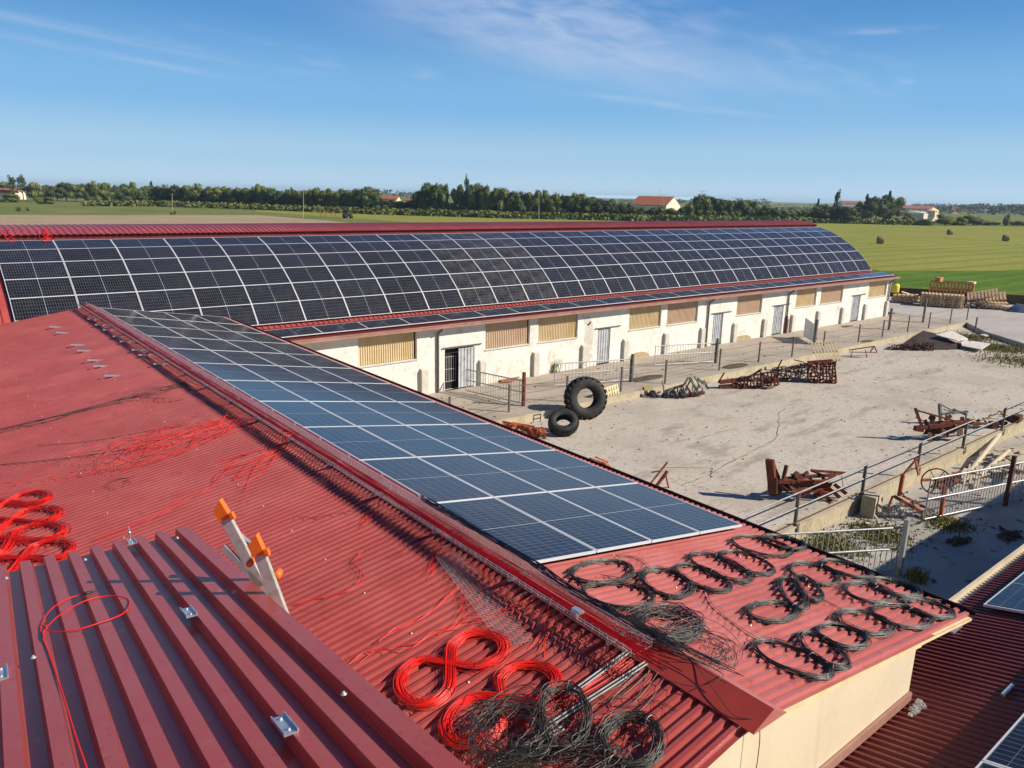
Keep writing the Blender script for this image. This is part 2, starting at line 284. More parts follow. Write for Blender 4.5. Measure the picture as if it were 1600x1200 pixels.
def pv_mat(name, nx, ny, lx, ly, dust=0.):   # solar glass: cells nx x ny on a lx x ly sheet
    m = bpy.data.materials.new(name); m.use_nodes = True; t = m.node_tree; bs = t.nodes['Principled BSDF']
    bs.inputs['Roughness'].default_value = .13; bs.inputs['Specular IOR Level'].default_value = .5; bs.inputs['IOR'].default_value = 1.5
    tcn = t.nodes.new('ShaderNodeTexCoord'); sp = t.nodes.new('ShaderNodeSeparateXYZ'); t.links.new(tcn.outputs['Object'], sp.inputs[0])
    def mm(op, a, b=None):
        n = t.nodes.new('ShaderNodeMath'); n.operation = op
        for i, v in enumerate((a, b)):
            if v is None: continue
            if isinstance(v, (int, float)): n.inputs[i].default_value = v
            else: t.links.new(v, n.inputs[i])
        return n.outputs[0]
    def line(sock, n, L, w):
        u = mm('MULTIPLY', mm('ADD', sock, L/2), n/L); f = mm('FRACT', u); d = mm('SUBTRACT', .5, mm('ABSOLUTE', mm('SUBTRACT', f, .5)))
        return mm('LESS_THAN', d, w*n/L/2)
    g1 = mm('MAXIMUM', line(sp.outputs[0], nx, lx, .006), line(sp.outputs[1], ny, ly, .006))
    mid = mm('LESS_THAN', mm('ABSOLUTE', sp.outputs[0]), .0075)
    oi = t.nodes.new('ShaderNodeObjectInfo'); cr = t.nodes.new('ShaderNodeValToRGB'); t.links.new(oi.outputs['Random'], cr.inputs[0])
    cr.color_ramp.elements[0].color = (.006, .0065, .010, 1); cr.color_ramp.elements[1].color = (.011, .012, .020, 1)
    mx = t.nodes.new('ShaderNodeMix'); mx.data_type = 'RGBA'; t.links.new(mm('MULTIPLY', g1, .42), mx.inputs[0]); t.links.new(cr.outputs[0], mx.inputs[6]); mx.inputs[7].default_value = (.34, .35, .38, 1)
    m2 = t.nodes.new('ShaderNodeMix'); m2.data_type = 'RGBA'; t.links.new(mid, m2.inputs[0]); t.links.new(mx.outputs[2], m2.inputs[6]); m2.inputs[7].default_value = (.36, .37, .39, 1)
    n = t.nodes.new('ShaderNodeTexNoise'); n.inputs['Scale'].default_value = 2.; n.inputs['Detail'].default_value = 5; t.links.new(tcn.outputs['Object'], n.inputs['Vector'])
    mr = t.nodes.new('ShaderNodeMapRange'); t.links.new(n.outputs[0], mr.inputs[0]); mr.inputs[1].default_value = .35; mr.inputs[2].default_value = .8; mr.inputs[4].default_value = .05+dust
    m3 = t.nodes.new('ShaderNodeMix'); m3.data_type = 'RGBA'; t.links.new(mr.outputs[0], m3.inputs[0]); t.links.new(m2.outputs[2], m3.inputs[6]); m3.inputs[7].default_value = (.3, .27, .23, 1)
    t.links.new(m3.outputs[2], bs.inputs['Base Color']); return m
MT['pv'] = pv_mat('solar_glass', 24, 6, 2.05, 1.0)
MT['pvd'] = pv_mat('dusty_solar_glass', 24, 6, 2.05, 1.0, .13)

# ================================================================== SETTING: ground
FZ = .8                                                  # fields lie on a bank a little above the yard
def flat(name, pts, z, m, lab=None, th=0):
    return tag(MB().quad(*[(p[0], p[1], z) for p in pts]).build(name, m), kind='structure')
inner = [(-70, -70), (131, -70), (70.2, 52), (-70, 52)]
b = MB(); o = [(-5000, -5000), (5000, -5000), (5000, 5000), (-5000, 5000)]
for i in range(4):
    j = (i+1) % 4; b.quad((*inner[i], FZ), (*o[i], FZ), (*o[j], FZ), (*inner[j], FZ))
tag(b.build('ground', MT['rough']), kind='structure')
flat('yard_subsoil', inner, -.62, MT['low'])
P = lambda x, y, z=FZ: tuple(G(x, y, z)[:2])
# mown meadow from the barn to the hedge, ploughed strip at the left, lush strip by the bank
flat('meadow', [(70.8, 52.1), (60, 60), (P(700, 352)), (P(400, 331)), P(400, 324.5), P(520, 331), P(700, 337), P(900, 342.5), P(1035, 345), P(1200, 347.5), P(1340, 350), P(1480, 353), P(1600, 354), (420, -60), (132, -69)], FZ+.03, MT['meadow'])
flat('ploughed_field', [(-250, 52.1), (66, 52.1), P(600, 353.5), P(512, 345), P(400, 336), P(200, 336.5), P(0, 336), P(-200, 334)], FZ+.06, MT['plough'])
flat('lush_strip', [(70.4, 52), (131.2, -70), (175, -70), (150, -20), P(1600, 423), P(1500, 424), P(1380, 424), (110, 66), (80, 62)], FZ+.06, MT['lush'])
flat('field_path', [P(430, 327), P(160, 316.5), P(100, 314.5), P(100, 313.7), P(160, 315.8), P(430, 325.2)], FZ+.09, MT['walk'])
# yard surfaces
EDGE = [(66.5, 24.0), P(1560, 518, 0), P(1640, 530, 0)]
flat('yard', [(8.2, 10.5), (57, 10.5), (59, 17), (62.6, 21.2), (66.3, 23.9), (8.2, 23.9)], -.3, MT['conc'])
flat('lower_yard', [(8.2, 3.2), (80, 3.2), (80, 10.5), (8.2, 10.5)], -.5, MT['low'])
b = MB(); b.prism([(8.2, 23.75, -.6), (66.6, 23.75, -.6), (66.6, 29.2, -.6), (8.2, 29.2, -.6)], (0, 0, .6))
tag(b.build('walkway', MT['walk']), kind='structure')
b = MB(); b.prism([(66.6, 23.75, -.6), (62.9, 21.0, -.6), (59.4, 17, -.6), (57.4, 10.7, -.6), (57, -60, -.6), (130.5, -69, -.6), (70.4, 51.5, -.6), (66.6, 51.5, -.6)], (0, 0, .604))
tag(b.build('road', MT['apron']), kind='structure')

# low bank wall between the road and the field
def wallseg(name, p, q, th, z0, z1, m, label, cat):
    p, q = Vector(p), Vector(q); b = MB(); b.beam((p.x, p.y, (z0+z1)/2), (q.x, q.y, (z0+z1)/2), th, z1-z0)
    return tag(b.build(name, m, org=(p.x, p.y, z0)), label, cat)
wallseg('bank_wall', (130.4, -69), (70.5, 51), .35, -.05, .93, MT['brownbank'], 'low dark brown wall holding back the green field beyond the road', 'wall')
# low block wall at the near side of the yard
t = thing('block_wall', 'low weathered yellowish block wall with a railing on its top, edge of yard', 'wall', (8.3, 10.45, -.5))
b = MB()
for i in range(0, 128):
    x0 = 8.35+i*.4
    for k in range(2):
        of = .2*k; b.box((x0+.2+of, 10.53+R_.uniform(-.006, .006), -.5+.125+k*.245), (.392, .2, .238))
b.build('blocks', MT['block'], t)
MB().bb((8.3, 10.45, -.6), (59.6, 10.62, -.03)).build('mortar_core', MT['butt'], t)
MB().bb((8.3, 10.40, -.028), (59.6, 10.68, .015)).build('coping', MT['block'], t)
tag(MB().bb((8.2, 23.66, -.6), (66.4, 23.745, .02)).build('kerb', MT['block'], org=(8.2, 23.7, -.6)), kind='structure')

# ================================================================== corrugated sheet
def corr(pitch, crest, side, h, n, base=0.):
    pts = []
    for i in range(n):
        x = i*pitch; v = pitch-crest-2*side
        pts += [(x, 0), (x+v, 0), (x+v+side, h), (x+v+side+crest, h)]
    pts.append((n*pitch, 0)); return pts
def sheet(b, O, u, v, n, prof, L, th=0):     # ribs run along v, profile across u, height along n; O is the valley line corner
    O, u, v, n = map(Vector, (O, u, v, n)); vs = []
    for x, z in prof: vs += [O+u*x+n*z, O+u*x+n*z+v*L]
    fs = [(2*i, 2*i+2, 2*i+3, 2*i+1) for i in range(len(prof)-1)]; b.add(vs, fs)
    return b

# ================================================================== NEAR LOW BUILDING (A)
A = thing('farm_building', 'long low farm building with pinkish red ribbed gable roof, solar panels on its right slope', 'building', (5.05, 2.9, -.5))
Y0, Y1 = 2.86, 30.2; NR = int((Y1-Y0)/.112)
pr = corr(.112, .044, .010, .036, NR)
nL = Vector((-.155, 0, 1)).normalized(); nR = Vector((.161, 0, 1)).normalized()
dL = Vector((-1, 0, -.155)).normalized(); dR = Vector((1, 0, -.161)).normalized()
b = MB(); sheet(b, Vector((5.02, Y0, 4.995))-nL*.036, (0, 1, 0), dL, nL, pr, 10.2); b.build('left_roof_slope', MT['red'], A)
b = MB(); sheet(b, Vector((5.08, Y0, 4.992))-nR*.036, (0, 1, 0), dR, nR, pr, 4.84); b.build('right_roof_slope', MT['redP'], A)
b = MB()   # ridge capping: right flange, raised left face, drip edge
yc0, yc1 = 2.78, 30.3
secs = [[(5.37, 4.958), (5.15, 5.088), (4.885, 4.99), (4.88, 4.975)]]
for s in secs:
    for i in range(3):
        (x0, z0), (x1, z1) = s[i], s[i+1]; b.quad((x0, yc0, z0), (x0, yc1, z0), (x1, yc1, z1), (x1, yc0, z1))
b.quad(*[(x, yc0, z) for x, z in secs[0]])
cap = b.build('ridge_cap', MT['pink'], A)
b = MB(); b.prism([(5.15, yc0, 5.091), (5.15, 4.05, 5.091), (4.868, 4.05, 4.987), (4.868, yc0, 4.987)], (0, 0, .004)); b.build('ridge_flashing', MT['redR'], cap)
b = MB(); b.prism([(8.3, 2.9, -.6), (8.3, 2.9, 4.43), (5.05, 2.9, 4.95), (-4.9, 2.9, 3.4), (-4.9, 2.9, -.6)], (0, .25, 0)); b.build('gable_wall', MT['cream'], A)
MB().bb((8.02, 3.15, -.6), (8.3, 30, 4.40)).build('side_wall', MT['cream'], A)
MB().bb((-4.9, 3.15, -.6), (-4.6, 30, 3.35)).build('far_side_wall', MT['cream'], A)
b = MB(); b.prism([(8.3, 29.7, -.6), (8.3, 29.7, 4.43), (5.05, 29.7, 4.95), (-4.9, 29.7, 3.4), (-4.9, 29.7, -.6)], (0, .25, 0)); b.build('rear_gable_wall', MT['cream'], A)
b = MB(); b.beam((8.34, 2.885, 4.405), (9.84, 2.885, 4.165), .035, .05); b.beam((5.05, 2.875, 4.925), (8.34, 2.875, 4.395), .03, .05); b.build('verge_batten', MT['woodp'], A)
b = MB(); b.prism([(9.80, Y0, 4.19), (9.93, Y0, 4.17), (9.93, Y0, 4.25), (9.915, Y0, 4.25), (9.915, Y0, 4.185), (9.80, Y0, 4.205)], (0, Y1-Y0-.5, 0)); b.build('gutter', MT['dgut'], A)
b = MB()
for y in [3.05+i*1.2 for i in range(23)]: b.beam((8.3, y, 4.37), (9.75, y, 4.14), .08, .08)
b.build('eave_rafters', MT['wood'], A)
b = MB()     # screws with washers on the near crests, right beside the foreground
for i in range(70):
    for xx in (3.6, 1.9, 6.6, 8.4):
        if (i*7+int(xx)) % 3: continue
        y = Y0+(.112-.034-.017+.017)+.112*(i*3); 
        if y > 24: continue
        z = (5.0-.155*(5.05-xx)) if xx < 5 else (4.997-.161*(xx-5.05)); b.lathe([(.0, .012), (.007, .011), (.009, .004), (.014, .002), (.014, 0)], (xx, y, z), 6)
b.build('roof_screws', MT['alu'], A)

# ---- solar panel template
def make_panel():
    t = thing('solar_panel', 'panel', 'solar panel')
    b = MB(); w, h, e, d = 2.100, 1.050, .017, .035
    b.bb((-w/2, -h/2, 0), (w/2, -h/2+e, d)); b.bb((-w/2, h/2-e, 0), (w/2, h/2, d)); b.bb((-w/2, -h/2+e, 0), (-w/2+e, h/2-e, d)); b.bb((w/2-e, -h/2+e, 0), (w/2, h/2-e, d))
    b.build('frame', MT['frame'], t)
    MB().bb((-w/2+e, -h/2+e, .004), (w/2-e, h/2-e, d-.003)).build('glass', MT['pv'], t); return t
PV = make_panel(); first = [True]
PVD = None
def put_panel(M, label, group, dusty=False):
    global PVD
    if dusty:
        if PVD is None:
            o = copy_tree(PV); PVD = o
            for ch in o.children:
                if ch.name.startswith('glass'): ch.data = ch.data.copy(); ch.data.materials[0] = MT['pvd']
        else: o = copy_tree(PVD)
    else: o = PV if first[0] else copy_tree(PV); first[0] = False
    return place(o, M, label, group)
def basis(x, y, z, o): m = Matrix((Vector(x).normalized(), Vector(y).normalized(), Vector(z).normalized())).transposed().to_4x4(); m.translation = Vector(o); return m
for i in range(11):
    for j in range(4):
        c = Vector((5.2494, 5.9746+(i+.5)*2.12, H-4.1136-.035)) + dR*((j+.5)*1.0688)
        put_panel(basis((0, 1, 0), -dR, nR, c+Vector((0, 0, R_.uniform(-.002, .002)))), 'near-roof solar panel, %s row from the front, %s column from the ridge' % (ordw(i+1), ordw(j+1)), 'solar panels on the near roof slope', i >= 6 or (i == 5 and j > 1))
b0 = None      # mounting rails and end clamps of that array
for k, y in enumerate([6.3+i*1.06 for i in range(22)]):
    t = thing('mounting_rail', 'x', 'mounting rail', (5.14, y, 4.98), 'rail stubs under the left edge of the near array')
    tag(t, 'short rail stub under the near array beside the ridge, %s from the front' % ordw(k+1))
    MB().box((5.20, y, 5.0), (.13, .04, .035)).build('rail', MT['alu'], t)
    MB().box((5.235, y, 5.035), (.022, .05, .055)).build('end_clamp', MT['alu'], t)

# ================================================================== LONG ARCHED BARN (B)
BX0, BX1 = -9.0, 64.75
B = thing('arched_barn', 'long whitewashed barn with red arched roof full of solar panels across the yard', 'barn', (BX0, 29.05, 0))
prof = [(30.8882, 3.6629), (31.5427, 4.4574), (32.322, 5.1607), (33.1971, 5.7523), (34.1085, 6.2786), (35.0658, 6.6951), (36.0628, 6.9809)]
ys = [p[0] for p in prof]
def off(i, d):   # profile offset inward
    a = Vector(prof[max(i-1, 0)]); c = Vector(prof[min(i+1, 6)]); tt = (c-a).normalized(); n = Vector((-tt[1], tt[0])); return (prof[i][0]-n[0]*d, prof[i][1]-n[1]*d, n)
arc = [(off(i, .13)) for i in range(7)]
low_ = (arc[0][0]-.36, arc[0][1]-.30, arc[0][2])
pts = [low_]+arc+[(37.1, 7.02, Vector((-.15, .99))), (38.6, 7.12, Vector((0, 1)))]
full = pts+[(77.2-p[0], p[1], Vector((-p[2][0], p[2][1]))) for p in pts[-2::-1]]
cp = corr(.25, .09, .03, .04, int((BX1-BX0)/.25)); b = MB(); m_ = len(cp); vs = []
for (y, z, n) in full:
    for x, h in cp: vs.append((BX0+x, y+n[0]*(h-.04), z+n[1]*(h-.04)))
fs = [(k*m_+i, k*m_+i+1, (k+1)*m_+i+1, (k+1)*m_+i) for k in range(len(full)-1) for i in range(m_-1)]
b.add(vs, fs); roof = b.build('arched_roof', MT['red'], B)
b = MB(); b.prism([(BX1-.1, y, z-.06) for y, z, n in full]+[(BX1-.1, 46.8, 3.0), (BX1-.1, 30.3, 3.0)], (-.1, 0, 0)); b.build('end_gable', MT['plast'], B)
b = MB(); b.prism([(BX0+.2, y, z-.06) for y, z, n in full]+[(BX0+.2, 46.8, 3.0), (BX0+.2, 30.3, 3.0)], (-.1, 0, 0)); b.build('end_gable', MT['plast'], B)
# ridge vent: curved raised cap on short upstand
vx1 = BX1-.2
vp = [(36.4, 7.05), (36.42, 7.17), (37.0, 7.33), (37.8, 7.43), (38.6, 7.46), (39.4, 7.43), (40.2, 7.33), (40.9, 7.13), (40.95, 7.03)]
cp = corr(.25, .09, .03, .03, int((vx1-BX0)/.25)); b = MB(); m_ = len(cp)
vs = [(BX0+x, y, z+h) for (y, z) in vp[1:-1] for x, h in cp]
b.add(vs, [(k*m_+i, k*m_+i+1, (k+1)*m_+i+1, (k+1)*m_+i) for k in range(len(vp)-3) for i in range(m_-1)]); vent = b.build('ridge_vent', MT['red'], B)
b = MB(); b.bb((BX0, 36.58, 6.9), (vx1, 36.62, 7.17)); b.bb((BX0, 40.7, 6.9), (vx1, 40.74, 7.12)); b.prism([(vx1-.05, y, z) for y, z in vp], (.03, 0, 0)); b.build('vent_upstand', MT['redD'], vent)  # maroon here also puts the shade under the vent edge into the colour
# aisle roof
apr = corr(.112, .034, .017, .026, int((64.6-BX0)/.112))
a0 = Vector((BX0, 30.6, 3.52)); a1 = Vector((BX0, 28.6, 3.30)); av = (a1-a0).normalized(); an = Vector((1, 0, 0)).cross(av); an *= (1 if an.z > 0 else -1)
b = MB(); sheet(b, a0-an*.03, (1, 0, 0), av, an, apr, (a1-a0).length); b.build('aisle_roof', MT['red'], B)
b = MB(); b.bb((BX0, 28.54, 3.14), (64.6, 28.66, 3.265)); g_ = b.build('gutter', MT['gut'], B)
MB().bb((BX0, 28.52, 3.262), (64.6, 28.565, 3.315)).build('gutter_lip', MT['gut'], g_)
b = MB(); b.bb((BX0, 28.66, 3.17), (64.5, 29.05, 3.2)); b.build('soffit', MT['woodw'], B)
# front wall with openings
wins = [(15.05, 18.03), (21.95, 24.82), (25.4, 28.22), (32.3, 35.1), (35.65, 38.6), (42.7, 45.6), (49.85, 52.6), (53.2, 56.45), (60.55, 63.6)]
doors = [(19.56, 21.25, 1), (29.78, 30.8, 0), (40.25, 41.3, 0), (47.15, 48.35, 0), (58.1, 59.35, 0)]
xs = sorted(set([BX0, 65.0-.7]+[v for w in wins for v in w]+[v for d in doors for v in d[:2]])); zs = [-.1, 0, 1.75, 2.03, 3.05, 3.2]
WY = 29.05; b = MB()
def hole(x, z):
    return any(w[0] < x < w[1] and 1.75 < z < 3.05 for w in wins) or any(d[0] < x < d[1] and 0 < z < 2.03 for d in doors)
for i in range(len(xs)-1):
    for k in range(len(zs)-1):
        if not hole((xs[i]+xs[i+1])/2, (zs[k]+zs[k+1])/2): b.quad((xs[i], WY, zs[k]), (xs[i+1], WY, zs[k]), (xs[i+1], WY, zs[k+1]), (xs[i], WY, zs[k+1]))
def reveal(x0, x1, z0, z1, d):
    b.quad((x0, WY, z0), (x0, WY+d, z0), (x0, WY+d, z1), (x0, WY, z1)); b.quad((x1, WY, z0), (x1, WY, z1), (x1, WY+d, z1), (x1, WY+d, z0))
    b.quad((x0, WY, z0), (x1, WY, z0), (x1, WY+d, z0), (x0, WY+d, z0)); b.quad((x0, WY, z1), (x0, WY+d, z1), (x1, WY+d, z1), (x1, WY, z1))
for w in wins: reveal(w[0], w[1], 1.75, 3.05, .18)
for d in doors: reveal(d[0], d[1], 0, 2.03, .25)
b.bb((64.2, WY+.002, -.1), (64.3, 30.4, 3.2)); b.quad((BX0, 30.35, 3.0), (64.3, 30.35, 3.0), (64.3, 30.35, 3.42), (BX0, 30.35, 3.42))
b.build('front_wall', MT['plast'], B)
MB().bb((BX0, 46.7, -.1), (64.6, 46.9, 3.6)).build('rear_wall', MT['plast'], B)
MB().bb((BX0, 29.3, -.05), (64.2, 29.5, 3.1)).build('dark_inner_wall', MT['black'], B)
for i, w in enumerate(wins):
    pinky = i in (1, 4, 5, 7)
    wp = corr(.115, .04, .012, .04, int((w[1]-w[0]-.006)/.115)); bb = MB(); sheet(bb, (w[0]+.003, WY+.15, 1.77), (1, 0, 0), (0, 0, 1), (0, -1, 0), wp, 1.27)
    o = bb.build('window_sheet', MT['tanp' if pinky else 'tan'], B); tag(o, 'pinkish ribbed plastic sheet' if pinky else 'tan yellow ribbed plastic sheet')
    MB().bb((w[0]-.03, WY-.05, 1.70), (w[1]+.03, WY+.14, 1.748)).build('window_sill', MT['butt'], B)
for i, d in enumerate(doors):
    x0, x1 = d[0], d[1]
    if d[2]: x0 = 20.33
    dp = corr(.19, .03, .02, .035, int(round((x1-x0-.02)/.19))); bb = MB(); yy = WY-.03 if d[2] else WY+.07
    sheet(bb, (x0+.01, yy, .06), (1, 0, 0), (0, 0, 1), (0, -1, 0), dp, 1.93); o = bb.build('door', MT['door'], B)
    tag(o, 'half open grey corrugated sliding door' if d[2] else 'grey corrugated sheet door')
    bb = MB(); bb.bb((x0-.25 if not d[2] else 19.4, WY-.07, 2.075), (x1+.75 if not d[2] else 21.7, WY-.03, 2.12)); bb.build('sliding_track', MT['dpost'], o)
bb = MB()
for k in range(6): bb.box((19.66+k*.13, WY+.18, 1.0), (.02, .02, 1.3))
for z in (.4, 1.0, 1.6): bb.box((19.95, WY+.18, z), (.75, .025, .025))
tag(bb.build('inner_gate', MT['galv'], B), 'pale bars of a gate in the open doorway')
for x in (18.17, 21.55, 25.03, 28.53, 31.84, 35.43, 38.96, 42.41, 45.87, 49.4, 52.88, 56.43, 60.05, 63.7, 14.7, 11.3):
    bb = MB(); bb.prism([(x, WY-.18, -.05), (x, WY-.001, -.05), (x, WY-.001, 1.3), (x, WY-.16, 1.24), (x, WY-.18, 1.2)], (.36, 0, 0)); bb.build('buttress', MT['butt'], B)
for i, x in enumerate((19.13, 39.6, 48.75, 63.95)):
    bb = MB(); bb.tube([(x, 28.62, 3.14), (x, 28.66, 3.05), (x, 28.96, 2.86), (x, 28.97, 2.7), (x, 28.97, .02)], .055, 8); o = bb.build('downpipe', MT['dpost'], B)
    if i == 2: bb = MB(); bb.tube([(x, 28.95, 0), (x, 28.95, 1.25)], .085, 8); bb.box((x+.16, 28.98, .5), (.16, .1, 1.0)); tag(bb.build('rust_sleeve', MT['rust'], o), 'rust red lower sleeve of the pipe')
for x, w in ((15.6, 1.2), (33.2, 1.1), (50.3, 1.8), (53.8, 2.0)):
    bb = MB(); bb.tube([(x+w*i/10, 28.86, 3.1-.18*math.sin(math.pi*i/10)-.02) for i in range(11)], .012, 4); bb.build('hanging_wire', MT['woodp'], B)
# scars and cracks in the plaster: grey-brown patch beside a door, dark arch marks are wall repairs in brick
for (x, z, w, h) in ((29.1, 1.6, .42, 1.5), (29.0, .55, .5, .5), (28.95, 2.6, .3, .5)):
    bb = MB(); n_ = 14; bb.quad(*[(x+w*math.cos(2*math.pi*k/n_)*R_.uniform(.75, 1.1), WY-.004, max(.01, z+h*.6*math.sin(2*math.pi*k/n_)*R_.uniform(.8, 1.1))) for k in range(n_)]); bb.build('bare_render_patch', MT['butt'], B)
for (x, w) in ((33.3, .95), (43.6, 1.1)):
    bb = MB(); n_ = 16; bb.quad(*([(x+w*math.cos(math.pi*k/n_), WY-.004, .01+.34*math.sin(math.pi*k/n_)*R_.uniform(.9, 1.1)) for k in range(n_+1)])); bb.build('damp_patch', mat('damp_patch', (.42, .34, .2), .9, 0, .2, (5, (.33, .26, .15), .4, .7)), B)
# barn panels: 29 columns by six rows on the arch
XB = 2.945
rown = ['bottom', 'second', 'third', 'fourth', 'fifth', 'top']
for i in range(29):
    for k in range(6):
        p, q = Vector((0, *prof[k])), Vector((0, *prof[k+1])); y_ = (q-p).normalized(); n = Vector((1, 0, 0)).cross(y_); c = (p+q)/2 - n*.035; c.x = XB+(i+.5)*2.12
        put_panel(basis((1, 0, 0), y_, n, c), 'solar panel on the arched barn roof, %s row, %s from the left' % (rown[k], ordw(i+1)), 'solar panels on the arched barn roof', 9 <= i <= 11)
av2 = (Vector((0, 28.88, 3.44))-Vector((0, 29.92, 3.575))).normalized(); an2 = Vector((1, 0, 0)).cross(-av2); an2 *= (1 if an2.z > 0 else -1)
for i in range(26):
    c = Vector((13.37-2.12+(i-.5)*2.12+.0, (28.88+29.92)/2, (3.44+3.575)/2-.03))
    if c.x+1.06 > 64.7: break
    put_panel(basis((1, 0, 0), -av2, an2, c), 'solar panel in the single row above the barn eave, %s from the left' % ordw(i+1), 'solar panels in the single row above the barn eave')

# ================================================================== SIDE SHED (D), right of the near building
D = thing('side_shed', 'maroon ribbed lean-to roof with pale gutter beside the cream wall', 'shed', (8.3, 3.5, -.5))
dn = Vector((0, .25, 1)).normalized(); dv = Vector((0, -1, .25)).normalized()
pr = corr(.112, .034, .017, .026, 500)
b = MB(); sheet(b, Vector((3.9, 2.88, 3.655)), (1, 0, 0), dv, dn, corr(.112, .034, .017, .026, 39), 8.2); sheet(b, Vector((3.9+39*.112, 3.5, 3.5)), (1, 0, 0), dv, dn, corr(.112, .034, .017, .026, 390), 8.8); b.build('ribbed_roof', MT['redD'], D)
b = MB(); b.bb((8.4, 3.42, -.6), (52, 3.52, 3.40)); b.bb((51.8, -5, -.6), (52, 3.4, 3.4)); b.build('wall', MT['cream'], D)
b = MB(); b.bb((8.32, 3.45, 3.38), (52, 3.47, 3.50)); b.bb((8.32, 3.47, 3.38), (52, 3.66, 3.41)); b.bb((8.32, 3.66, 3.38), (52, 3.70, 3.47)); b.build('gutter', MT['woodw'], D)
b = MB(); b.prism([(4.2, 2.86, 3.69), (8.3, 2.86, 3.69), (8.3, 2.86, 3.80), (4.2, 2.86, 3.80)], (0, .03, 0)); b.build('wall_flashing', MT['gut'], D)
for r_ in range(3):
    for i in range(8):
        for (X0, YT, z0, nm) in ((11.32, 3.18, .075, 'far'), (-2.5, 1.72, .10, 'near')):
            if nm == 'near' and (i < 2 or r_ > 1 or 5.2+0*i > 99): pass
            if nm == 'far':
                c = Vector((X0+(i+.5)*2.12, YT, 3.5+.25*(3.5-YT)))+dv*((r_+.5)*1.065)+dn*z0
            else:
                c = Vector((5.0+(i+.5)*2.12 if i < 3 else 999, YT, 3.5+.25*(3.5-YT)))+dv*((r_+.5)*1.065)+dn*.27
                if i >= 3: continue
            if nm == 'far' and r_ == 2: continue
            if nm == 'far' and i > 5: continue
            put_panel(basis((1, 0, 0), dv, dn, c), 'maroon shed roof solar panel, %s array, %s row up, %s from its left' % ('gutter-side' if nm == 'far' else 'lower right corner', ordw(r_+1), ordw(i+1)), 'solar panels on the maroon shed roof')
# crushed foil scraps by the wall and two short rails on the maroon roof
for k, (x, y, w) in enumerate(((1202, 986, .28), (1188, 990, .1))): pass
for k, (x, y) in enumerate(((1494, 986), (1574, 1082))):
    p = DP(x, y, .03); t = tag(MB().box(p+Vector((0, 0, .03)), (.30, .04, .03), Matrix.Rotation(0, 3, 'Z')).build('short_rail', MT['alu'], org=p), 'short aluminium rail lying on the maroon roof, the %s one' % ('farther' if k == 0 else 'nearer'), 'mounting rail', 'short rails on the maroon roof')
    t.name = 'short_rail'
b = MB()
for k in range(26):
    p = DP(1440-k*.6+R_.uniform(-6, 6), 1097+k*.7+R_.uniform(-5, 5), .04); b.box(p, (R_.uniform(.02, .07), R_.uniform(.02, .07), R_.uniform(.01, .04)), Matrix.Rotation(R_.uniform(0, 3), 3, Vector((R_.random(), R_.random(), 1)).normalized()))
tag(b.build('foil_scrap', MT['alu'], org=DP(1430, 1100)), 'crumpled silvery foil at the foot of the cream wall', 'foil')

# ================================================================== FOREGROUND BUILDING (C) the photographer stands on
Cc = thing('foreground_building', 'building under the photographer with a dark red trapezoid-ribbed roof in the lower left corner', 'building', (1.3, 5.7, -.5))
prC = corr(.15, .062, .013, .056, 90)
b = MB(); O = CE - CN*.056 + CUv*.105; sheet(b, O, CUv, -CV, CN, [(x, z) for x, z in prC], 11.0)
b.add([O+CUv*(-.0)+CN*.001, O-CV*11+CN*.001, O-CV*11+CN*.057-CUv*.012, O+CN*.057-CUv*.012], [(0, 1, 2, 3)])
b.add([O+CN*.057-CUv*.012, O-CV*11+CN*.057-CUv*.012, O-CV*11+CN*.057-CUv*.10, O+CN*.057-CUv*.10], [(0, 1, 2, 3)])
b.add([O+CN*.057-CUv*.10, O-CV*11+CN*.057-CUv*.10, O-CV*11-CN*.10-CUv*.10, O-CN*.10-CUv*.10], [(0, 1, 2, 3)])
b.build('ribbed_roof', MT['redC'], Cc)
b = MB(); b.quad((1.35, -5, -.6), (1.45, 5.4, -.6), (1.45, 5.4, 6.45), (1.1, -5, 8.25)); b.quad((1.45, 5.4, -.6), (-11.5, 6.2, -.6), (-11.5, 6.2, 6.3), (1.45, 5.4, 6.45)); b.build('wall', MT['cream'], Cc)
def railC(x, y, k, L=.16, w=.058):
    p = CP(x, y, .0); t = thing('rail_clip', 'short silvery mounting clip on the dark foreground roof, %s' % k, 'mounting clip', p, 'mounting clips on the foreground roof')
    m = Matrix((CUv, CV, CN)).transposed(); b = MB()
    b.box(p+CN*.004, (w, L, .006), m); b.box(p+CN*.011+CUv*(w/2-.003), (.006, L, .014), m); b.box(p+CN*.011-CUv*(w/2-.003), (.006, L, .014), m)
    b.build('channel', MT['alu'], t); b = MB(); b.lathe([(0, .016), (.007, .015), (.007, .007), (.013, .006), (.013, .003)], p+CV*(L*.3), 8); b.lathe([(0, .016), (.007, .015), (.007, .007), (.013, .006), (.013, .003)], p-CV*(L*.3), 8); b.build('screws', MT['galv'], t); return t
railC(295, 958, 'in the middle of the roof'); railC(445, 1135, 'nearest the viewer'); railC(2, 1054, 'cut by the left border'); 
t = railC(205, 847, 'at the eave with an upright bolt'); p = CP(203, 840); b = MB(); b.tube([p, p+Vector((0, 0, .09))], .006, 6); b.lathe([(0, .05), (.012, .05), (.012, .035), (.0, .035)], p, 6); b.build('upright_bolt', MT['alu'], t)
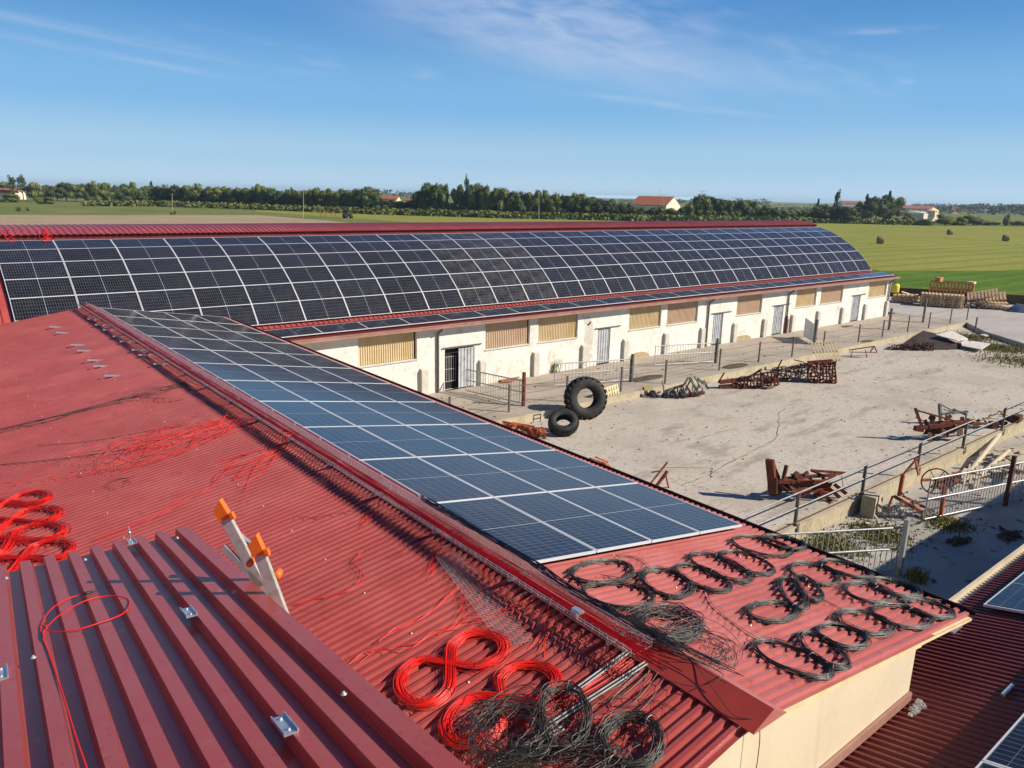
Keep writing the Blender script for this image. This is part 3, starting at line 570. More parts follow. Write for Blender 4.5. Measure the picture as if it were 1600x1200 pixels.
for k, (x, y, w) in enumerate(((133, 875, 'near the eave at the left'), (10, 904, 'beside the left border'), (277, 841, 'by the eave at the right'), (366, 926, 'below the ladder'), (537, 1085, 'at the right verge'), (52, 1028, 'right of the clip at the left border'))):
    p = CP(x, y); b = MB(); m = Matrix((CUv, CV, CN)).transposed(); b.lathe([(0, .014), (.006, .013), (.007, .006), (.013, .004), (.014, 0)], p, 10, m); tag(b.build('roof_screw', MT['galv'], org=p), 'single roofing screw on the dark foreground roof, %s' % w, 'screw', 'roofing screws on the foreground roof')

# ================================================================== LADDER
lb = Vector((2.35, 5.2, 4.6))
def lad():
    # two feet-caps seen: hinge points in space above the verge of the foreground roof
    base = CP(452, 950, -.2)
    a = up(352, 812, base); a2 = up(425, 950, base, 0); b_ = up(405, 868, base, -.25); b2 = up(434, 945, base, -.25)
    t = thing('folding_ladder', 'aluminium folding ladder with orange plastic feet sticking up beside the foreground roof', 'ladder', a2)
    m1 = MB(); d1 = (a-a2).normalized(); dn_ = (b2-b_).normalized()
    vw = Vector((F.x, F.y, 0)).normalized(); sd_ = CR
    def rail(p, q, w, dpt, mname, nm):
        bb = MB(); bb.beam(p, q, w, .004, upv=vw); 
        s_ = (q-p).normalized().cross(vw).normalized()
        bb.beam(p+s_*(w/2)+vw*dpt/2, q+s_*(w/2)+vw*dpt/2, .004, dpt, upv=vw); bb.beam(p-s_*(w/2)+vw*dpt/2, q-s_*(w/2)+vw*dpt/2, .004, dpt, upv=vw); return bb.build(nm, MT[mname], t)
    lowL = a2 - d1*(-.0) + (a2-a).normalized()*.9; rail(a, lowL, .062, .03, 'fibre', 'rail')
    lowR = b2+(b2-b_).normalized()*.9; rail(b_, lowR, .062, .03, 'fibre', 'rail')
    c0 = up(372, 842, base, .1); c1 = up(404, 868, base, .0); rail(c0, c1, .05, .03, 'galv', 'brace')
    c0 = up(347, 855, base, .0); c1 = up(408, 916, base, .0); rail(c0, c1, .04, .02, 'galv', 'brace')
    def foot(p, d, w):
        bb = MB(); s_ = d.cross(vw).normalized(); d = d.normalized()
        q = [p-s_*w/2, p+s_*w/2, p+s_*w*.62+d*.075, p-s_*w*.38+d*.125]
        # order so that the slanted crown runs up to one side
        bb.prism([x-vw*.006 for x in q], vw*.045); bb.beam(p-s_*(w/2+.016)+d*.03, p-s_*(w/2+.016)-d*.012, .022, .03, upv=vw)
        return bb.build('rubber_foot', MT['orange'], t)
    foot(a, a-lowL, .07); foot(b_, b_-lowR, .07)
    for (x, y, r, dd) in ((375, 840, .018, .1), (434, 897, .026, .05), (392, 878, .02, -.2)):
        p = up(x, y, base, dd); bb = MB(); bb.lathe([(0, .03), (r, .03), (r, -.03), (0, -.03)], p, 12, vw.to_track_quat('Z', 'Y').to_matrix()); bb.build('hinge_cap', MT['orange'], t)
lad()

# ================================================================== CABLES
def catmull(pts, n, closed):
    out = []; m = len(pts); P = [Vector(p) for p in pts]
    for i in range(m if closed else m-1):
        a = P[(i-1) % m] if closed or i else P[i]; b_, c = P[i], P[(i+1) % m]; d = P[(i+2) % m] if closed or i < m-2 else P[i+1]
        for k in range(n):
            s = k/n; out.append(.5*((2*b_)+(c-a)*s+(2*a-5*b_+4*c-d)*s*s+(3*b_-a-3*c+d)*s**3))
    if not closed: out.append(P[-1])
    return out
def fig8(p, q, wid, n=20):      # lemniscate-like closed path in pixel space between lobe ends p and q, wid = lobe half width (px)
    (x0, y0), (x1, y1) = p, q; cx, cy = (x0+x1)/2, (y0+y1)/2; hx, hy = (x1-x0)/2, (y1-y0)/2; L = math.hypot(hx, hy); nx, ny = -hy/L, hx/L; out = []
    for k in range(n):
        t = 2*math.pi*k/n; u = math.cos(t); v = math.sin(2*t); out.append((cx+hx*u+nx*wid*v, cy+hy*u+ny*wid*v))
    return out
def fig8b(c1, a1, b1, r1, c2, a2, b2, r2, n=13, gap=.62):
    th = math.atan2(c2[1]-c1[1], c2[0]-c1[0]); out = []
    def el(c, a, b, r, t): u, v = a*math.cos(t-r), b*math.sin(t-r); return (c[0]+u*math.cos(r)-v*math.sin(r), c[1]+u*math.sin(r)+v*math.cos(r))
    for k in range(n): out.append(el(c1, a1, b1, r1, th+gap+(2*math.pi-2*gap)*k/(n-1)))
    for k in range(n): out.append(el(c2, a2, b2, r2, th+math.pi-gap-(2*math.pi-2*gap)*k/(n-1)))
    return out
def ring(c, ax, ay, rot=0, n=14):
    cr, sr = math.cos(rot), math.sin(rot); return [(c[0]+ax*math.cos(2*math.pi*k/n)*cr-ay*math.sin(2*math.pi*k/n)*sr, c[1]+ax*math.cos(2*math.pi*k/n)*sr+ay*math.sin(2*math.pi*k/n)*cr) for k in range(n)]
def coil(name, label, group, surf, px, loops, wid, m, r=.0032, lift=.004, pile=.03, closed=True, wild=0, seed=0, cat='cable coil', sub=4):
    rr = random.Random(seed*31+5); base = [surf(x, y) for x, y in px]; cen = sum(base, Vector())/len(base); nrm = (base[1]-base[0]).cross(base[3]-base[1])
    b = MB(); nrm = Vector((0, 0, 1))
    for L in range(loops):
        ph = rr.uniform(0, 6.28); of = rr.gauss(0, wid*.45); rise = rr.uniform(0, 1)*pile; sh = Vector((rr.gauss(0, wid*.25), rr.gauss(0, wid*.25), 0)); pts = []
        k1, k2 = rr.uniform(-1, 1)*wid*.35, rr.uniform(-1, 1)*wid*.35
        N = len(base)
        for i, p in enumerate(base):
            a = base[(i-1) % N]; c = base[(i+1) % N]; t = (c-a).normalized(); s = t.cross(nrm); an_ = 2*math.pi*i/N
            o_ = of+k1*math.sin(2*an_+ph)+k2*math.sin(3*an_+ph*1.7)
            w_ = wild*Vector((rr.gauss(0, 1), rr.gauss(0, 1), abs(rr.gauss(0, .5)))) if wild else Vector()
            pts.append(p+s*o_+sh+Vector((0, 0, lift+rise+.004*math.sin(5*an_+ph)))+w_)
        b.tube(catmull(pts, sub, True), r, 4, True)
    o = b.build(name, m, org=cen)
    if not wild or wild < .02:
        tb = MB()
        for q in (rr.randrange(len(base)), rr.randrange(len(base))):
            p = base[q]; t_ = (base[(q+1) % len(base)]-base[q-1]).normalized(); s_ = t_.cross(nrm); tb.tube([p+s_*(wid*1.15*math.cos(a))+Vector((0, 0, pile*.5+pile*.75*math.sin(a)+.004)) for a in [math.pi*2*k/10 for k in range(10)]], .0035, 4, True)
        tag(tb.build('cable_tie', MT['cabK'] if m is not MT['cabK'] else MT['dgalv'], o), 'thin tie round the bundle')
    return tag(o, label, cat, group)
# --- red figure-of-eight coils
gR = 'coils of red cable on the left roof slope'
coil('red_cable_coil', 'big bright red figure-of-eight cable coil on the ribs right of the foreground roof', gR, AL, fig8b((664, 1069), 40, 34, -.3, (746, 1019), 42, 26, -.15), 62, .05, MT['cabR'], .0032, .006, .045, seed=1, sub=3)
coil('red_cable_coil', 'bright red figure-of-eight coil half under tangled black cable at the bottom', gR, AL, fig8b((742, 1128), 48, 34, -.45, (824, 1071), 46, 29, -.1), 62, .05, MT['cabR'], .0032, .006, .045, seed=2, sub=3)
for k, (c1, c2, ax, ay) in enumerate((((-36, 800), (48, 781), 30, 9), ((-26, 830), (61, 807), 33, 11), ((-20, 862), (62, 834), 38, 12), ((-5, 893), (80, 862), 33, 13))):
    coil('red_cable_coil', 'flat red figure-of-eight coil at the left border, %s of a row of four' % ('farthest', 'second farthest', 'third farthest', 'nearest')[k], gR, AL, fig8b(c1, ax, ay+3, -.35, c2, ax, ay, -.12), 30, .07, MT['cabR'], .0034, .006, .05, seed=10+k)
# --- black coils on the right slope: drooping oval loops, most of them overlapping their neighbour
gK = 'black cable coils on the right roof slope'
BK = [(1190, 856, 50, 14, .2, 'lower oval of the farthest pair under the gutter'), (1224, 850, 36, 9, .2, 'upper oval of the farthest pair under the gutter'), (1125, 889, 54, 16, .36, 'long oval in the second pair from the gutter'), (1166, 882, 46, 14, .3, 'upper oval in the second pair from the gutter'),
      (1098, 906, 48, 16, .36, 'oval just left of the second pair'), (1042, 914, 42, 20, .3, 'dense oval between the panel-edge coils and the long ovals'), (965, 933, 58, 20, .12, 'big oval in front of the panel edge'), (940, 897, 50, 19, -.05, 'oval touching the front panel edge'),
      (1272, 899, 42, 15, .25, 'oval near the gutter in the middle'), (1322, 892, 44, 10, .25, 'thin oval close to the gutter in the middle'), (1206, 959, 41, 16, .02, 'lowest oval of the slanting middle group'), (1238, 930, 30, 15, .9, 'upright oval in the slanting middle group'), (1262, 923, 27, 14, .75, 'small oval right in the slanting middle group'),
      (1357, 929, 40, 15, .2, 'left oval of the third pair under the gutter'), (1396, 921, 42, 11, .25, 'right oval of the third pair under the gutter'), (1408, 966, 50, 17, .2, 'oval second from the outer corner'), (1450, 954, 42, 12, .25, 'oval nearest the outer corner'),
      (1350, 976, 47, 17, .25, 'oval third from the outer corner in the verge row'), (1315, 997, 42, 17, .25, 'middle oval of the verge row'), (1238, 1033, 68, 19, .38, 'longest oval, lowest in the verge row'), (1286, 1020, 46, 18, .6, 'dense oval overlapping the longest one')]
for k, (x, y, ax, ay, ro, l) in enumerate(BK):
    coil('black_cable_coil', 'black cable coil, '+l, gK, AR, ring((x, y), ax*.95, ay*.94, ro), 20+(k*7) % 13, .026+.006*(k % 3), MT['cabK'], .0031, .004, .045, wild=.007, seed=40+k)
coil('tangled_cable_pile', 'thick tangled pile of black cable on the right slope just below the ridge', None, AR, ring((1040, 985), 46, 22, .1), 52, .10, MT['cabK'], .0032, .005, .12, wild=.025, seed=60, cat='cable pile')
coil('loose_cable_loops', 'loose wide loops of thin black cable spilling toward the ridge end', None, AR, ring((1085, 1015), 60, 26, .25), 14, .16, MT['cabK'], .0030, .005, .06, wild=.03, seed=61, cat='cable pile')
coil('black_cable_coil', 'round coil of loose black cable over the steel conduits', 'black cable coils at the bottom of the left slope', AL, ring((880, 1135), 38, 50), 26, .035, MT['cabK'], .0034, .01, .12, wild=.012, seed=62)
coil('black_cable_coil', 'dense round coil of black cable at the bottom edge, right of the others', 'black cable coils at the bottom of the left slope', AL, ring((985, 1170), 46, 40), 44, .05, MT['cabK'], .0034, .01, .10, wild=.01, seed=63)
coil('tangled_cable_pile', 'big messy tangle of black cable at the bottom edge beside the foreground roof', None, AL, ring((800, 1160), 55, 45), 34, .16, MT['cabK'], .0032, .01, .16, wild=.045, seed=64, cat='cable pile')
coil('tangled_cable_pile', 'messy black cable tangle cut by the bottom border under the round coils', None, AL, ring((890, 1200), 80, 22), 26, .12, MT['cabK'], .0032, .01, .12, wild=.04, seed=65, cat='cable pile')
# --- loose strands
def strand(label, surf, px, m, n=1, wid=.02, r=.003, lift=.006, name='loose_cable', group='loose cable strands', seed=0):
    rr = random.Random(900+seed); b = MB(); base = [surf(x, y) for x, y in px]
    for k in range(n):
        o_ = Vector((rr.gauss(0, wid), rr.gauss(0, wid), 0)); pts = [p+o_+Vector((rr.gauss(0, wid*.6), rr.gauss(0, wid*.6), lift+abs(rr.gauss(0, .006)))) for p in base]
        b.tube(catmull(pts, 6, False), r, 4)
    return tag(b.build(name, m, org=base[0]), label, 'cable', group)
K, Rr = MT['cabK'], MT['cabR']
ST = [('bundle of thin grey-black strands crossing the far left slope from the ridge', AL, [(290, 597), (250, 612), (190, 625), (120, 643), (60, 658), (-5, 673)], K, 9, .10), ('short black strands splayed on the far slope near the ridge shadow', AL, [(300, 602), (262, 606), (235, 622), (280, 622)], K, 6, .2),
      ('single dark strand across the middle of the left slope', AL, [(285, 666), (230, 674), (140, 690), (58, 697)], K, 1, .02), ('long dark red strand to the left border above the red coils', AL, [(260, 680), (200, 702), (100, 718), (-5, 728)], K, 2, .03),
      ('bright red tangle of strands fanning out from the tray drop', AL, [(392, 645), (350, 662), (300, 670), (255, 680), (205, 695), (235, 708), (280, 692), (325, 675), (385, 655)], Rr, 16, .28),
      ('red strands trailing from the tangle toward the left border', AL, [(250, 705), (190, 728), (120, 738), (40, 752), (-5, 765)], Rr, 5, .2), ('faint red loop lying alone on the left slope', AL, [(200, 747), (172, 752), (160, 762), (175, 768), (196, 757), (186, 753)], K, 2, .03),
      ('thin red strand slanting down past the ladder', AL, [(370, 720), (345, 745), (325, 765), (290, 780), (240, 810), (150, 845)], Rr, 2, .04), ('thin red strand curling above the ladder foot', AL, [(570, 797), (520, 803), (490, 808), (465, 808)], K, 1, .02),
      ('red strand curving down the ribs from the ridge shadow', AL, [(565, 862), (552, 880), (565, 905), (545, 925), (500, 935), (455, 947)], Rr, 2, .02), ('red strand running down from the added mesh strip to the foreground verge', AL, [(720, 915), (700, 932), (660, 965), (620, 985), (600, 1000)], Rr, 3, .03),
      ('red strand looping off the right of the added mesh strip', AL, [(728, 905), (725, 935), (728, 955), (715, 978), (690, 990)], Rr, 2, .02), ('red strands leading up to the big red coil', AL, [(560, 1035), (590, 1015), (650, 1005), (690, 985), (800, 950), (850, 925)], Rr, 3, .04),
      ('red strands between the conduits at the bottom', AL, [(985, 1030), (940, 1060), (900, 1085), (860, 1110), (820, 1135)], Rr, 8, .03), ('thin red loop on the ribs left of the dense black coil', AL, [(935, 1085), (955, 1105), (950, 1125), (930, 1128), (918, 1118)], Rr, 2, .01),
      ('black strand looping over the ribs near the ridge end', AL, [(1010, 1045), (985, 1075), (960, 1100), (990, 1110), (1030, 1100), (1060, 1112)], K, 2, .04), ('scatter of black strands over the ribs below the ridge end', AL, [(1015, 1040), (980, 1080), (930, 1100), (905, 1120), (870, 1130)], K, 7, .08),
      ('long thin black strand crossing the right slope toward the verge', AR, [(1095, 915), (1110, 945), (1140, 970), (1175, 995), (1215, 1010)], K, 3, .015), ('thin black strand between the middle coils and the lowest coil', AR, [(1260, 925), (1300, 945), (1340, 960), (1400, 940)], K, 2, .02),
      ('wavy black strands off the coil in front of the panels', AR, [(960, 868), (990, 872), (1010, 890), (990, 905), (940, 900)], K, 3, .03), ('single black strand lying toward the outer corner', AR, [(1440, 935), (1480, 940), (1505, 955)], K, 1, .01)]
for i, (l, sf, px, m, n, w) in enumerate(ST): strand(l, sf, px, m, n, w, seed=i, r=.0034)
b = MB(); P1 = [up(1000, 1035, (4.9, 4.2, 5.1)), (5.0, 3.9, 5.16), (5.14, 3.6, 5.12), (5.2, 3.35, 5.10), (5.05, 3.25, 5.16), (4.9, 3.4, 5.06), (4.8, 3.7, 5.02)]
b.tube(catmull(P1, 6, False), .004, 5); b.tube(catmull([(5.05, 4.0, 5.15), (5.16, 3.7, 5.1), (5.0, 3.3, 5.08), (4.9, 3.0, 5.02), (5.0, 2.83, 5.0), (5.02, 2.80, 4.7), (5.0, 2.82, 4.2), (4.98, 2.84, 3.9)], 6, False), .004, 5)
tag(b.build('loose_cable', MT['cabK'], org=(5, 3.5, 5.1)), 'black cable looped over the bare ridge end and hanging down the cream wall', 'cable', 'loose cable strands')
# red lead with connectors on the foreground roof
t = thing('connector_lead', 'thin red cable loop with a black plug connector on the foreground roof', 'cable', CP(130, 960))
pts = [(136, 1202), (118, 1150), (98, 1085), (76, 1020), (68, 1000), (64, 978), (80, 952), (105, 936), (127, 929)]
pts2 = [(68, 1000), (70, 985), (92, 962), (130, 940), (170, 931), (197, 935), (202, 945), (190, 960), (150, 975), (110, 986), (78, 986), (66, 975)]
b = MB(); b.tube(catmull([CP(x, y, .006) for x, y in pts], 6, False), .0038, 6); b.tube(catmull([CP(x, y, .010+.01*math.sin(i)) for i, (x, y) in enumerate(pts2)], 6, False), .0038, 6); b.build('lead', MT['cabR'], t)
p, q = CP(127, 929, .012), CP(152, 922, .012); b = MB(); b.tube([p, p.lerp(q, .2), p.lerp(q, .22), p.lerp(q, .5), p.lerp(q, .52), q], [.006, .007, .010, .009, .007, .006], 8); b.build('plug', MT['dgut'], t)

# ================================================================== CABLE TRAY ON THE RIDGE
TR = thing('cable_tray', 'steel wire mesh cable tray running along the ridge of the near roof', 'cable tray', (4.9, 3.95, 5.0))
ty0, ty1 = 3.98, 30.1; x0, x1, zt = 4.72, 5.0, 5.12
b = MB()
for (x, z) in ((x0, zt+.06), (x0, zt+.03), (x0, zt), (x0+.07, zt), (x0+.14, zt), (x0+.21, zt), (x1, zt), (x1, zt+.03), (x1, zt+.06)): b.beam((x, ty0, z), (x, ty1, z), .0045)
y = ty0
while y < ty1:
    b.beam((x0-.003, y, zt-.004), (x1+.003, y, zt-.004), .0045); b.beam((x0-.003, y, zt-.004), (x0-.003, y, zt+.065), .0045); b.beam((x1+.003, y, zt-.004), (x1+.003, y, zt+.065), .0045); y += .10 if y < 14 else .2
b.build('wire_mesh', MT['galv'], TR)
b = MB()
for y in [4.3+i*1.5 for i in range(18)]: b.box((4.87, y, 5.085), (.26, .03, .05))
b.build('support_bracket', MT['alu'], TR)
b = MB(); rr = random.Random(3)
for k in range(38):
    xx = rr.uniform(x0+.012, x0+.13) if k < 30 else rr.uniform(x0+.1, x1-.03); zz_ = rr.uniform(.006, .055); pts = []; y = ty0-rr.uniform(-.1, .35)
    while y < ty1+.1: pts.append((xx+.012*math.sin(y*.8+k)+rr.gauss(0, .004), y, zt+zz_+.006*math.sin(y*1.3+k*2))); y += .7
    b.tube(pts, .0042, 4)
tag(b.build('red_cable_bundle', MT['cabR'], org=(4.9, 4, 5.1)), 'long bundle of bright red cables lying in the ridge tray', 'cable bundle')
b = MB()
for k in range(28):
    pts = []; xx = rr.uniform(4.94, 5.05); y = rr.uniform(3.1, 4.2); fan = rr.uniform(.0, .22)
    while y < 8.2: pts.append((xx+.02*math.sin(y*1.9+k*.6)+rr.gauss(0, .006)+(.10 if y > 5.5 else .05)+max(0, (4.6-y))*fan, y, zt+.04+rr.uniform(0, .03)-max(0, 4.6-y)*(.03+fan*.14))); y += .28
    b.tube(catmull(pts, 3, False), .004, 4)
tag(b.build('black_cable_bundle', MT['cabK'], org=(5.0, 4, 5.1)), 'black cables bundled along the right side of the ridge tray near its end', 'cable bundle')
b = MB()
for k in range(10):
    y = 11.9+rr.gauss(0, .12) ; z0 = zt+.05; b.tube(catmull([(4.8, y, z0), (4.70, y-.02, z0-.02), (4.66, y-.05, 5.0), (4.5, y-.15+rr.gauss(0, .06), 4.93), (4.1, y-.3+rr.gauss(0, .2), 4.87), (3.6, y-.35+rr.gauss(0, .3), 4.79)], 5, False), .0036, 4)
tag(b.build('loose_cable', MT['cabR'], org=(4.7, 11.9, 5)), 'bunch of bright red cables dropping from the tray onto the left slope', 'cable', 'loose cable strands')
for k, yy in enumerate((7.05, 6.2, 8.6, 5.1)):
    b = MB()
    for s in range(3): b.tube(catmull([(4.76, yy, zt+.06), (4.70, yy-.02, zt+.02), (4.68, yy-.03, 4.99), (4.58+rr.gauss(0, .03), yy-.08+rr.gauss(0, .06), 4.95), (4.3, yy-.3+rr.gauss(0, .08), 4.89)], 5, False), .0033, 4)
    tag(b.build('loose_cable', MT['cabR'], org=(4.7, yy, 5)), 'red cable ends hanging off the tray, %s from the near end' % ('third', 'second', 'fourth', 'first')[k], 'cable', 'loose cable strands')
# joint pieces on the tray
for k, yy in enumerate((4.75,)):
    b = MB(); b.box((4.78, yy, zt+.05), (.10, .09, .05)); b.box((4.78, yy, zt+.08), (.06, .12, .012)); tag(b.build('tray_coupler', MT['alu'], org=(4.78, yy, zt)), 'silvery coupling plate on the tray near its end', 'tray coupler')
# added mesh strip imitating a dotted band of reflected light on the ribs
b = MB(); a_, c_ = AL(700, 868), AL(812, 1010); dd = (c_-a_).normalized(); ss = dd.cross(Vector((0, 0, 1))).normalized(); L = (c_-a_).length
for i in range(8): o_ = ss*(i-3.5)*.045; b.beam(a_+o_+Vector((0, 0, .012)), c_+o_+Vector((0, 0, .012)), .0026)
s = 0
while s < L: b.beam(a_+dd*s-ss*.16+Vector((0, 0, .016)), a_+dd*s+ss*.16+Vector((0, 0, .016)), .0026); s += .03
tag(b.build('light_band_mesh', MT['galv'], org=a_), 'greyish dotted light band above the big red coil, imitated by an added mesh strip', 'wire mesh')
# conduits
for k, (p, q, l) in enumerate((((1010, 1035), (836, 1147), 'pair of steel conduits running down the ribs past the round black coil'), ((984, 1016), (888, 1086), 'short pair of steel conduits nearest the end of the tray'), ((880, 1137), (762, 1204), 'pair of bluish steel conduits under the black tangle'))):
    t = thing('steel_conduit', l, 'conduit', AL(*p)); a_, c_ = AL(*p, .03), AL(*q, .03); ss = (c_-a_).cross(Vector((0, 0, 1))).normalized()
    for s in (-.018, .018): MB().tube([a_+ss*s, c_+ss*s], .009, 8).build('pipe', MT['dgalv'], t)
# short silver rails on the far left slope
for k, (x, y) in enumerate(((89, 511), (100, 520), (123, 539), (134, 548), (150, 563), (160, 572), (178, 587), (148, 499), (160, 508), (173, 516), (189, 526), (200, 534), (219, 547), (230, 555), (254, 569))):
    p = AL(x, y, .02); side = 'outer' if k < 7 else 'ridge-side'
    b = MB(); b.box(p, (.42, .045, .04), Matrix((( .988, 0, -.153), (0, 1, 0), (.153, 0, .988))).transposed())
    tag(b.build('short_rail', MT['alu'], org=p), 'short silvery rail on the far left slope, %s row, %s from the far end' % (side, ordw(k+1 if k < 7 else k-6)), 'mounting rail', 'short rails on the far left slope')
for k, x in enumerate((4.85, 3.6)):      # red cable drops over the barn ridge
    b = MB()
    for s in range(8 if k == 0 else 4): xx = x+rr.gauss(0, .08); b.tube(catmull([(xx+.1, 37.2, 7.42), (xx, 36.6, 7.32), (xx+rr.gauss(0, .06), 36.28, 7.18), (xx+rr.gauss(0, .1), 36.15, 7.0), (xx+rr.gauss(0, .1), 35.8, 6.95)], 4, False), .009, 4)
    tag(b.build('red_cable_drop', MT['cabR'], org=(x, 37, 7.3)), 'red cables hanging over the barn ridge vent, %s' % ('thicker bunch at the right' if k == 0 else 'thinner bunch at the left'), 'cable', 'red cables over the barn ridge')

# ================================================================== FENCES AND GATES
def post(b, p, h, w=.07): b.box((p[0], p[1], p[2]+h/2), (w, w, h))
F1 = thing('walkway_fence', 'wire fence with dark steel posts along the edge of the barn walkway', 'fence', (19.85, 24.3, 0))
fp = [(13.5, 24.35), (16.6, 24.3), (19.85, 24.5), (23.09, 24.3), (26.6, 24.2), (29.66, 24.0), (34.6, 24.3), (38.38, 24.3), (41.6, 24.1), (45.2, 24.1), (49.93, 24.2), (53.34, 24.2), (57.26, 24.2), (60.55, 24.1), (64.68, 24.2), (67.84, 24.15)]
for x, y in fp: bb = MB(); post(bb, (x, y, -.02), 1.25, .07); bb.build('post', MT['dpost'], F1)
bb = MB()
for z in (.35, .75, 1.12):
    for i in range(len(fp)-1): bb.tube([(fp[i][0], fp[i][1], z), ((fp[i][0]+fp[i+1][0])/2, (fp[i][1]+fp[i+1][1])/2, z-.03), (fp[i+1][0], fp[i+1][1], z)], .011, 4)
bb.build('wires', MT['dpost'], F1)
F2 = thing('yard_railing', 'galvanised two-rail railing on the low block wall', 'railing', (12, 10.52, 0))
for i in range(13):
    x = 11.4+i*3.97; bb = MB(); bb.box((x, 10.5, .5), (.06, .09, 1.06)); bb.bb((x-.05, 10.38, -.18), (x+.05, 10.398, .1)); bb.build('post', MT['dpost'], F2)
for z in (1.02, .56):
    MB().tube([(9.8, 10.5, z), (59, 10.5, z)], .024, 8).build('rail', MT['dgalv'], F2)
MB().tube([(9.8, 10.46, .12), (59, 10.46, .12)], .02, 6).build('rail', MT['rustd'], F2)
def gate(label, p, q, z0, h, n, posts=(), m='galv', mid=True, pm='dpost', ph=None):
    p, q = Vector(p), Vector(q); t = thing('steel_gate', label, 'gate', (p.x, p.y, z0))
    bb = MB()
    for z in ([.0, .5, 1.] if mid else [0, 1.]): bb.tube([(p.x, p.y, z0+.12+(h-.12)*z), (q.x, q.y, z0+.12+(h-.12)*z)], .03, 8)
    for e in (p, q): bb.tube([(e.x, e.y, z0+.1), (e.x, e.y, z0+h)], .022, 8)
    bb.build('gate_frame', MT[m], t); bb = MB()
    for i in range(1, n): e = p.lerp(q, i/n); bb.tube([(e.x, e.y, z0+.12), (e.x, e.y, z0+h)], .013, 5)
    bb.build('bars', MT[m], t)
    for e in posts: bb = MB(); e = Vector(e); bb.box((e.x, e.y, z0+(ph or h+.12)/2), (.12, .12, (ph or h+.12))); bb.build('gate_post', MT[pm], t)
    return t
e_ = lambda x, y, z=0: G(x, y, z)
gate('barred gate on rusty posts near the open barn door', (20.2, 28.2), (20.95, 24.95), 0, 1.15, 22, [(21.0, 24.9)], pm='rust', ph=1.55)
gate('grey barred gate standing open beside the big tyre', (24.4, 26.6), (28.4, 25.3), 0, 1.2, 22, [(28.5, 25.25)], ph=1.45)
gate('grey barred gate between the second and third barn doors', (32.2, 26.9), (35.9, 25.6), 0, 1.2, 22, [(36.0, 25.55)], ph=1.45)
gate('long barred gate on the lower yard beside the timber heap', (23.9, 8.75), (28.5, 7.5), -.5, 1.45, 34, [(27.6, 7.72)], pm='rustd', ph=1.75)
gate('bright galvanised gate behind the black coils, lower yard', (15.6, 10.1), (19.75, 7.75), -.5, 1.35, 30, [(19.8, 7.65)], pm='galv', ph=1.6)
t = thing('sheet_gate', 'solid grey sheet metal gate standing on the walkway near the barn', 'gate', (46.8, 26.1, 0))
bb = MB(); ga, gb = G(1271, 538), G(1255, 529); bb.prism([(gb.x, gb.y, .15), (ga.x, ga.y, .15), (ga.x, ga.y, 1.3), (gb.x, gb.y, 1.45)], (.02, .03, 0)); bb.build('sheet', MT['door'], t); bb = MB(); bb.box((ga.x-.05, ga.y-.08, .8), (.15, .15, 1.75)); bb.build('gate_post', MT['dpost'], t)
for k, (x, y, h) in enumerate(((57.1, 25.5, 1.6), (63.1, 25.6, 1.9))): bb = MB(); bb.box((x, y, h/2), (.13, .13, h)); bb.box((x+.2, y+.05, h/2), (.09, .09, h)); tag(bb.build('steel_post', MT['dpost'], org=(x, y, 0)), 'dark double steel post on the walkway, %s' % ('nearer' if k == 0 else 'farther'), 'post', 'double steel posts on the walkway')
bb = MB(); bb.box((63.5, 21.9, .3), (.09, .09, 1.2)); tag(bb.build('steel_post', MT['dpost'], org=(63.5, 21.9, -.3)), 'lone leaning dark post beside the white boards', 'post')

# ================================================================== TYRES
def tyre(label, c, Rad, wid, rim, axis, lugs, tread=.05):
    c = Vector(c); t = thing('tractor_tyre' if lugs else 'tyre', label, 'tyre', c); rot = Vector(axis).normalized().to_track_quat('Z', 'Y').to_matrix(); w = wid/2
    pr_ = [(rim, -w*.62), (rim*1.03, -w*.78), (rim+(Rad-rim)*.45, -w*1.02), (Rad*.93, -w*.92), (Rad*.975, -w*.7), (Rad, -w*.3), (Rad, w*.3), (Rad*.975, w*.7), (Rad*.93, w*.92), (rim+(Rad-rim)*.45, w*1.02), (rim*1.03, w*.78), (rim, w*.62), (rim*1.07, w*.5), (Rad*.9, w*.45), (Rad*.9, -w*.45), (rim*1.07, -w*.5), (rim, -w*.62)]
    bb = MB(); bb.lathe(pr_, c, 40, rot); bb.build('carcass', MT['rubber'], t); bb = MB()
    for k in range(lugs):
        a = 2*math.pi*k/lugs
        for sgn in (-1, 1):
            a2 = a+(math.pi/lugs if sgn > 0 else 0); pts = []
            for (f, da) in ((.02, 0), (.5, .13), (.98, .26)):
                an_ = a2+da; rr_ = Rad*(1.0 if f < .8 else .955)+tread*.4; pts.append(c+rot @ Vector((rr_*math.cos(an_), rr_*math.sin(an_), sgn*w*f)))
            for i in range(2): bb.beam(pts[i], pts[i+1], .065 if Rad > .7 else .03, tread, upv=(pts[i]-c).normalized())
    if lugs: bb.build('tread_lugs', MT['rubber'], t)
    return t
gT = G(912, 655, -.3)
tyre('huge upright tractor tyre leaning by the walkway fence', Vector((22.75, 22.75, .58)), .9, .62, .44, (-.42, -.88, .22), 22, .06)
tyre('smaller black tyre leaning against the huge tractor tyre', Vector((20.35, 21.55, .17)), .62, .42, .30, (-.45, -.45, 1.05), 30, .02)

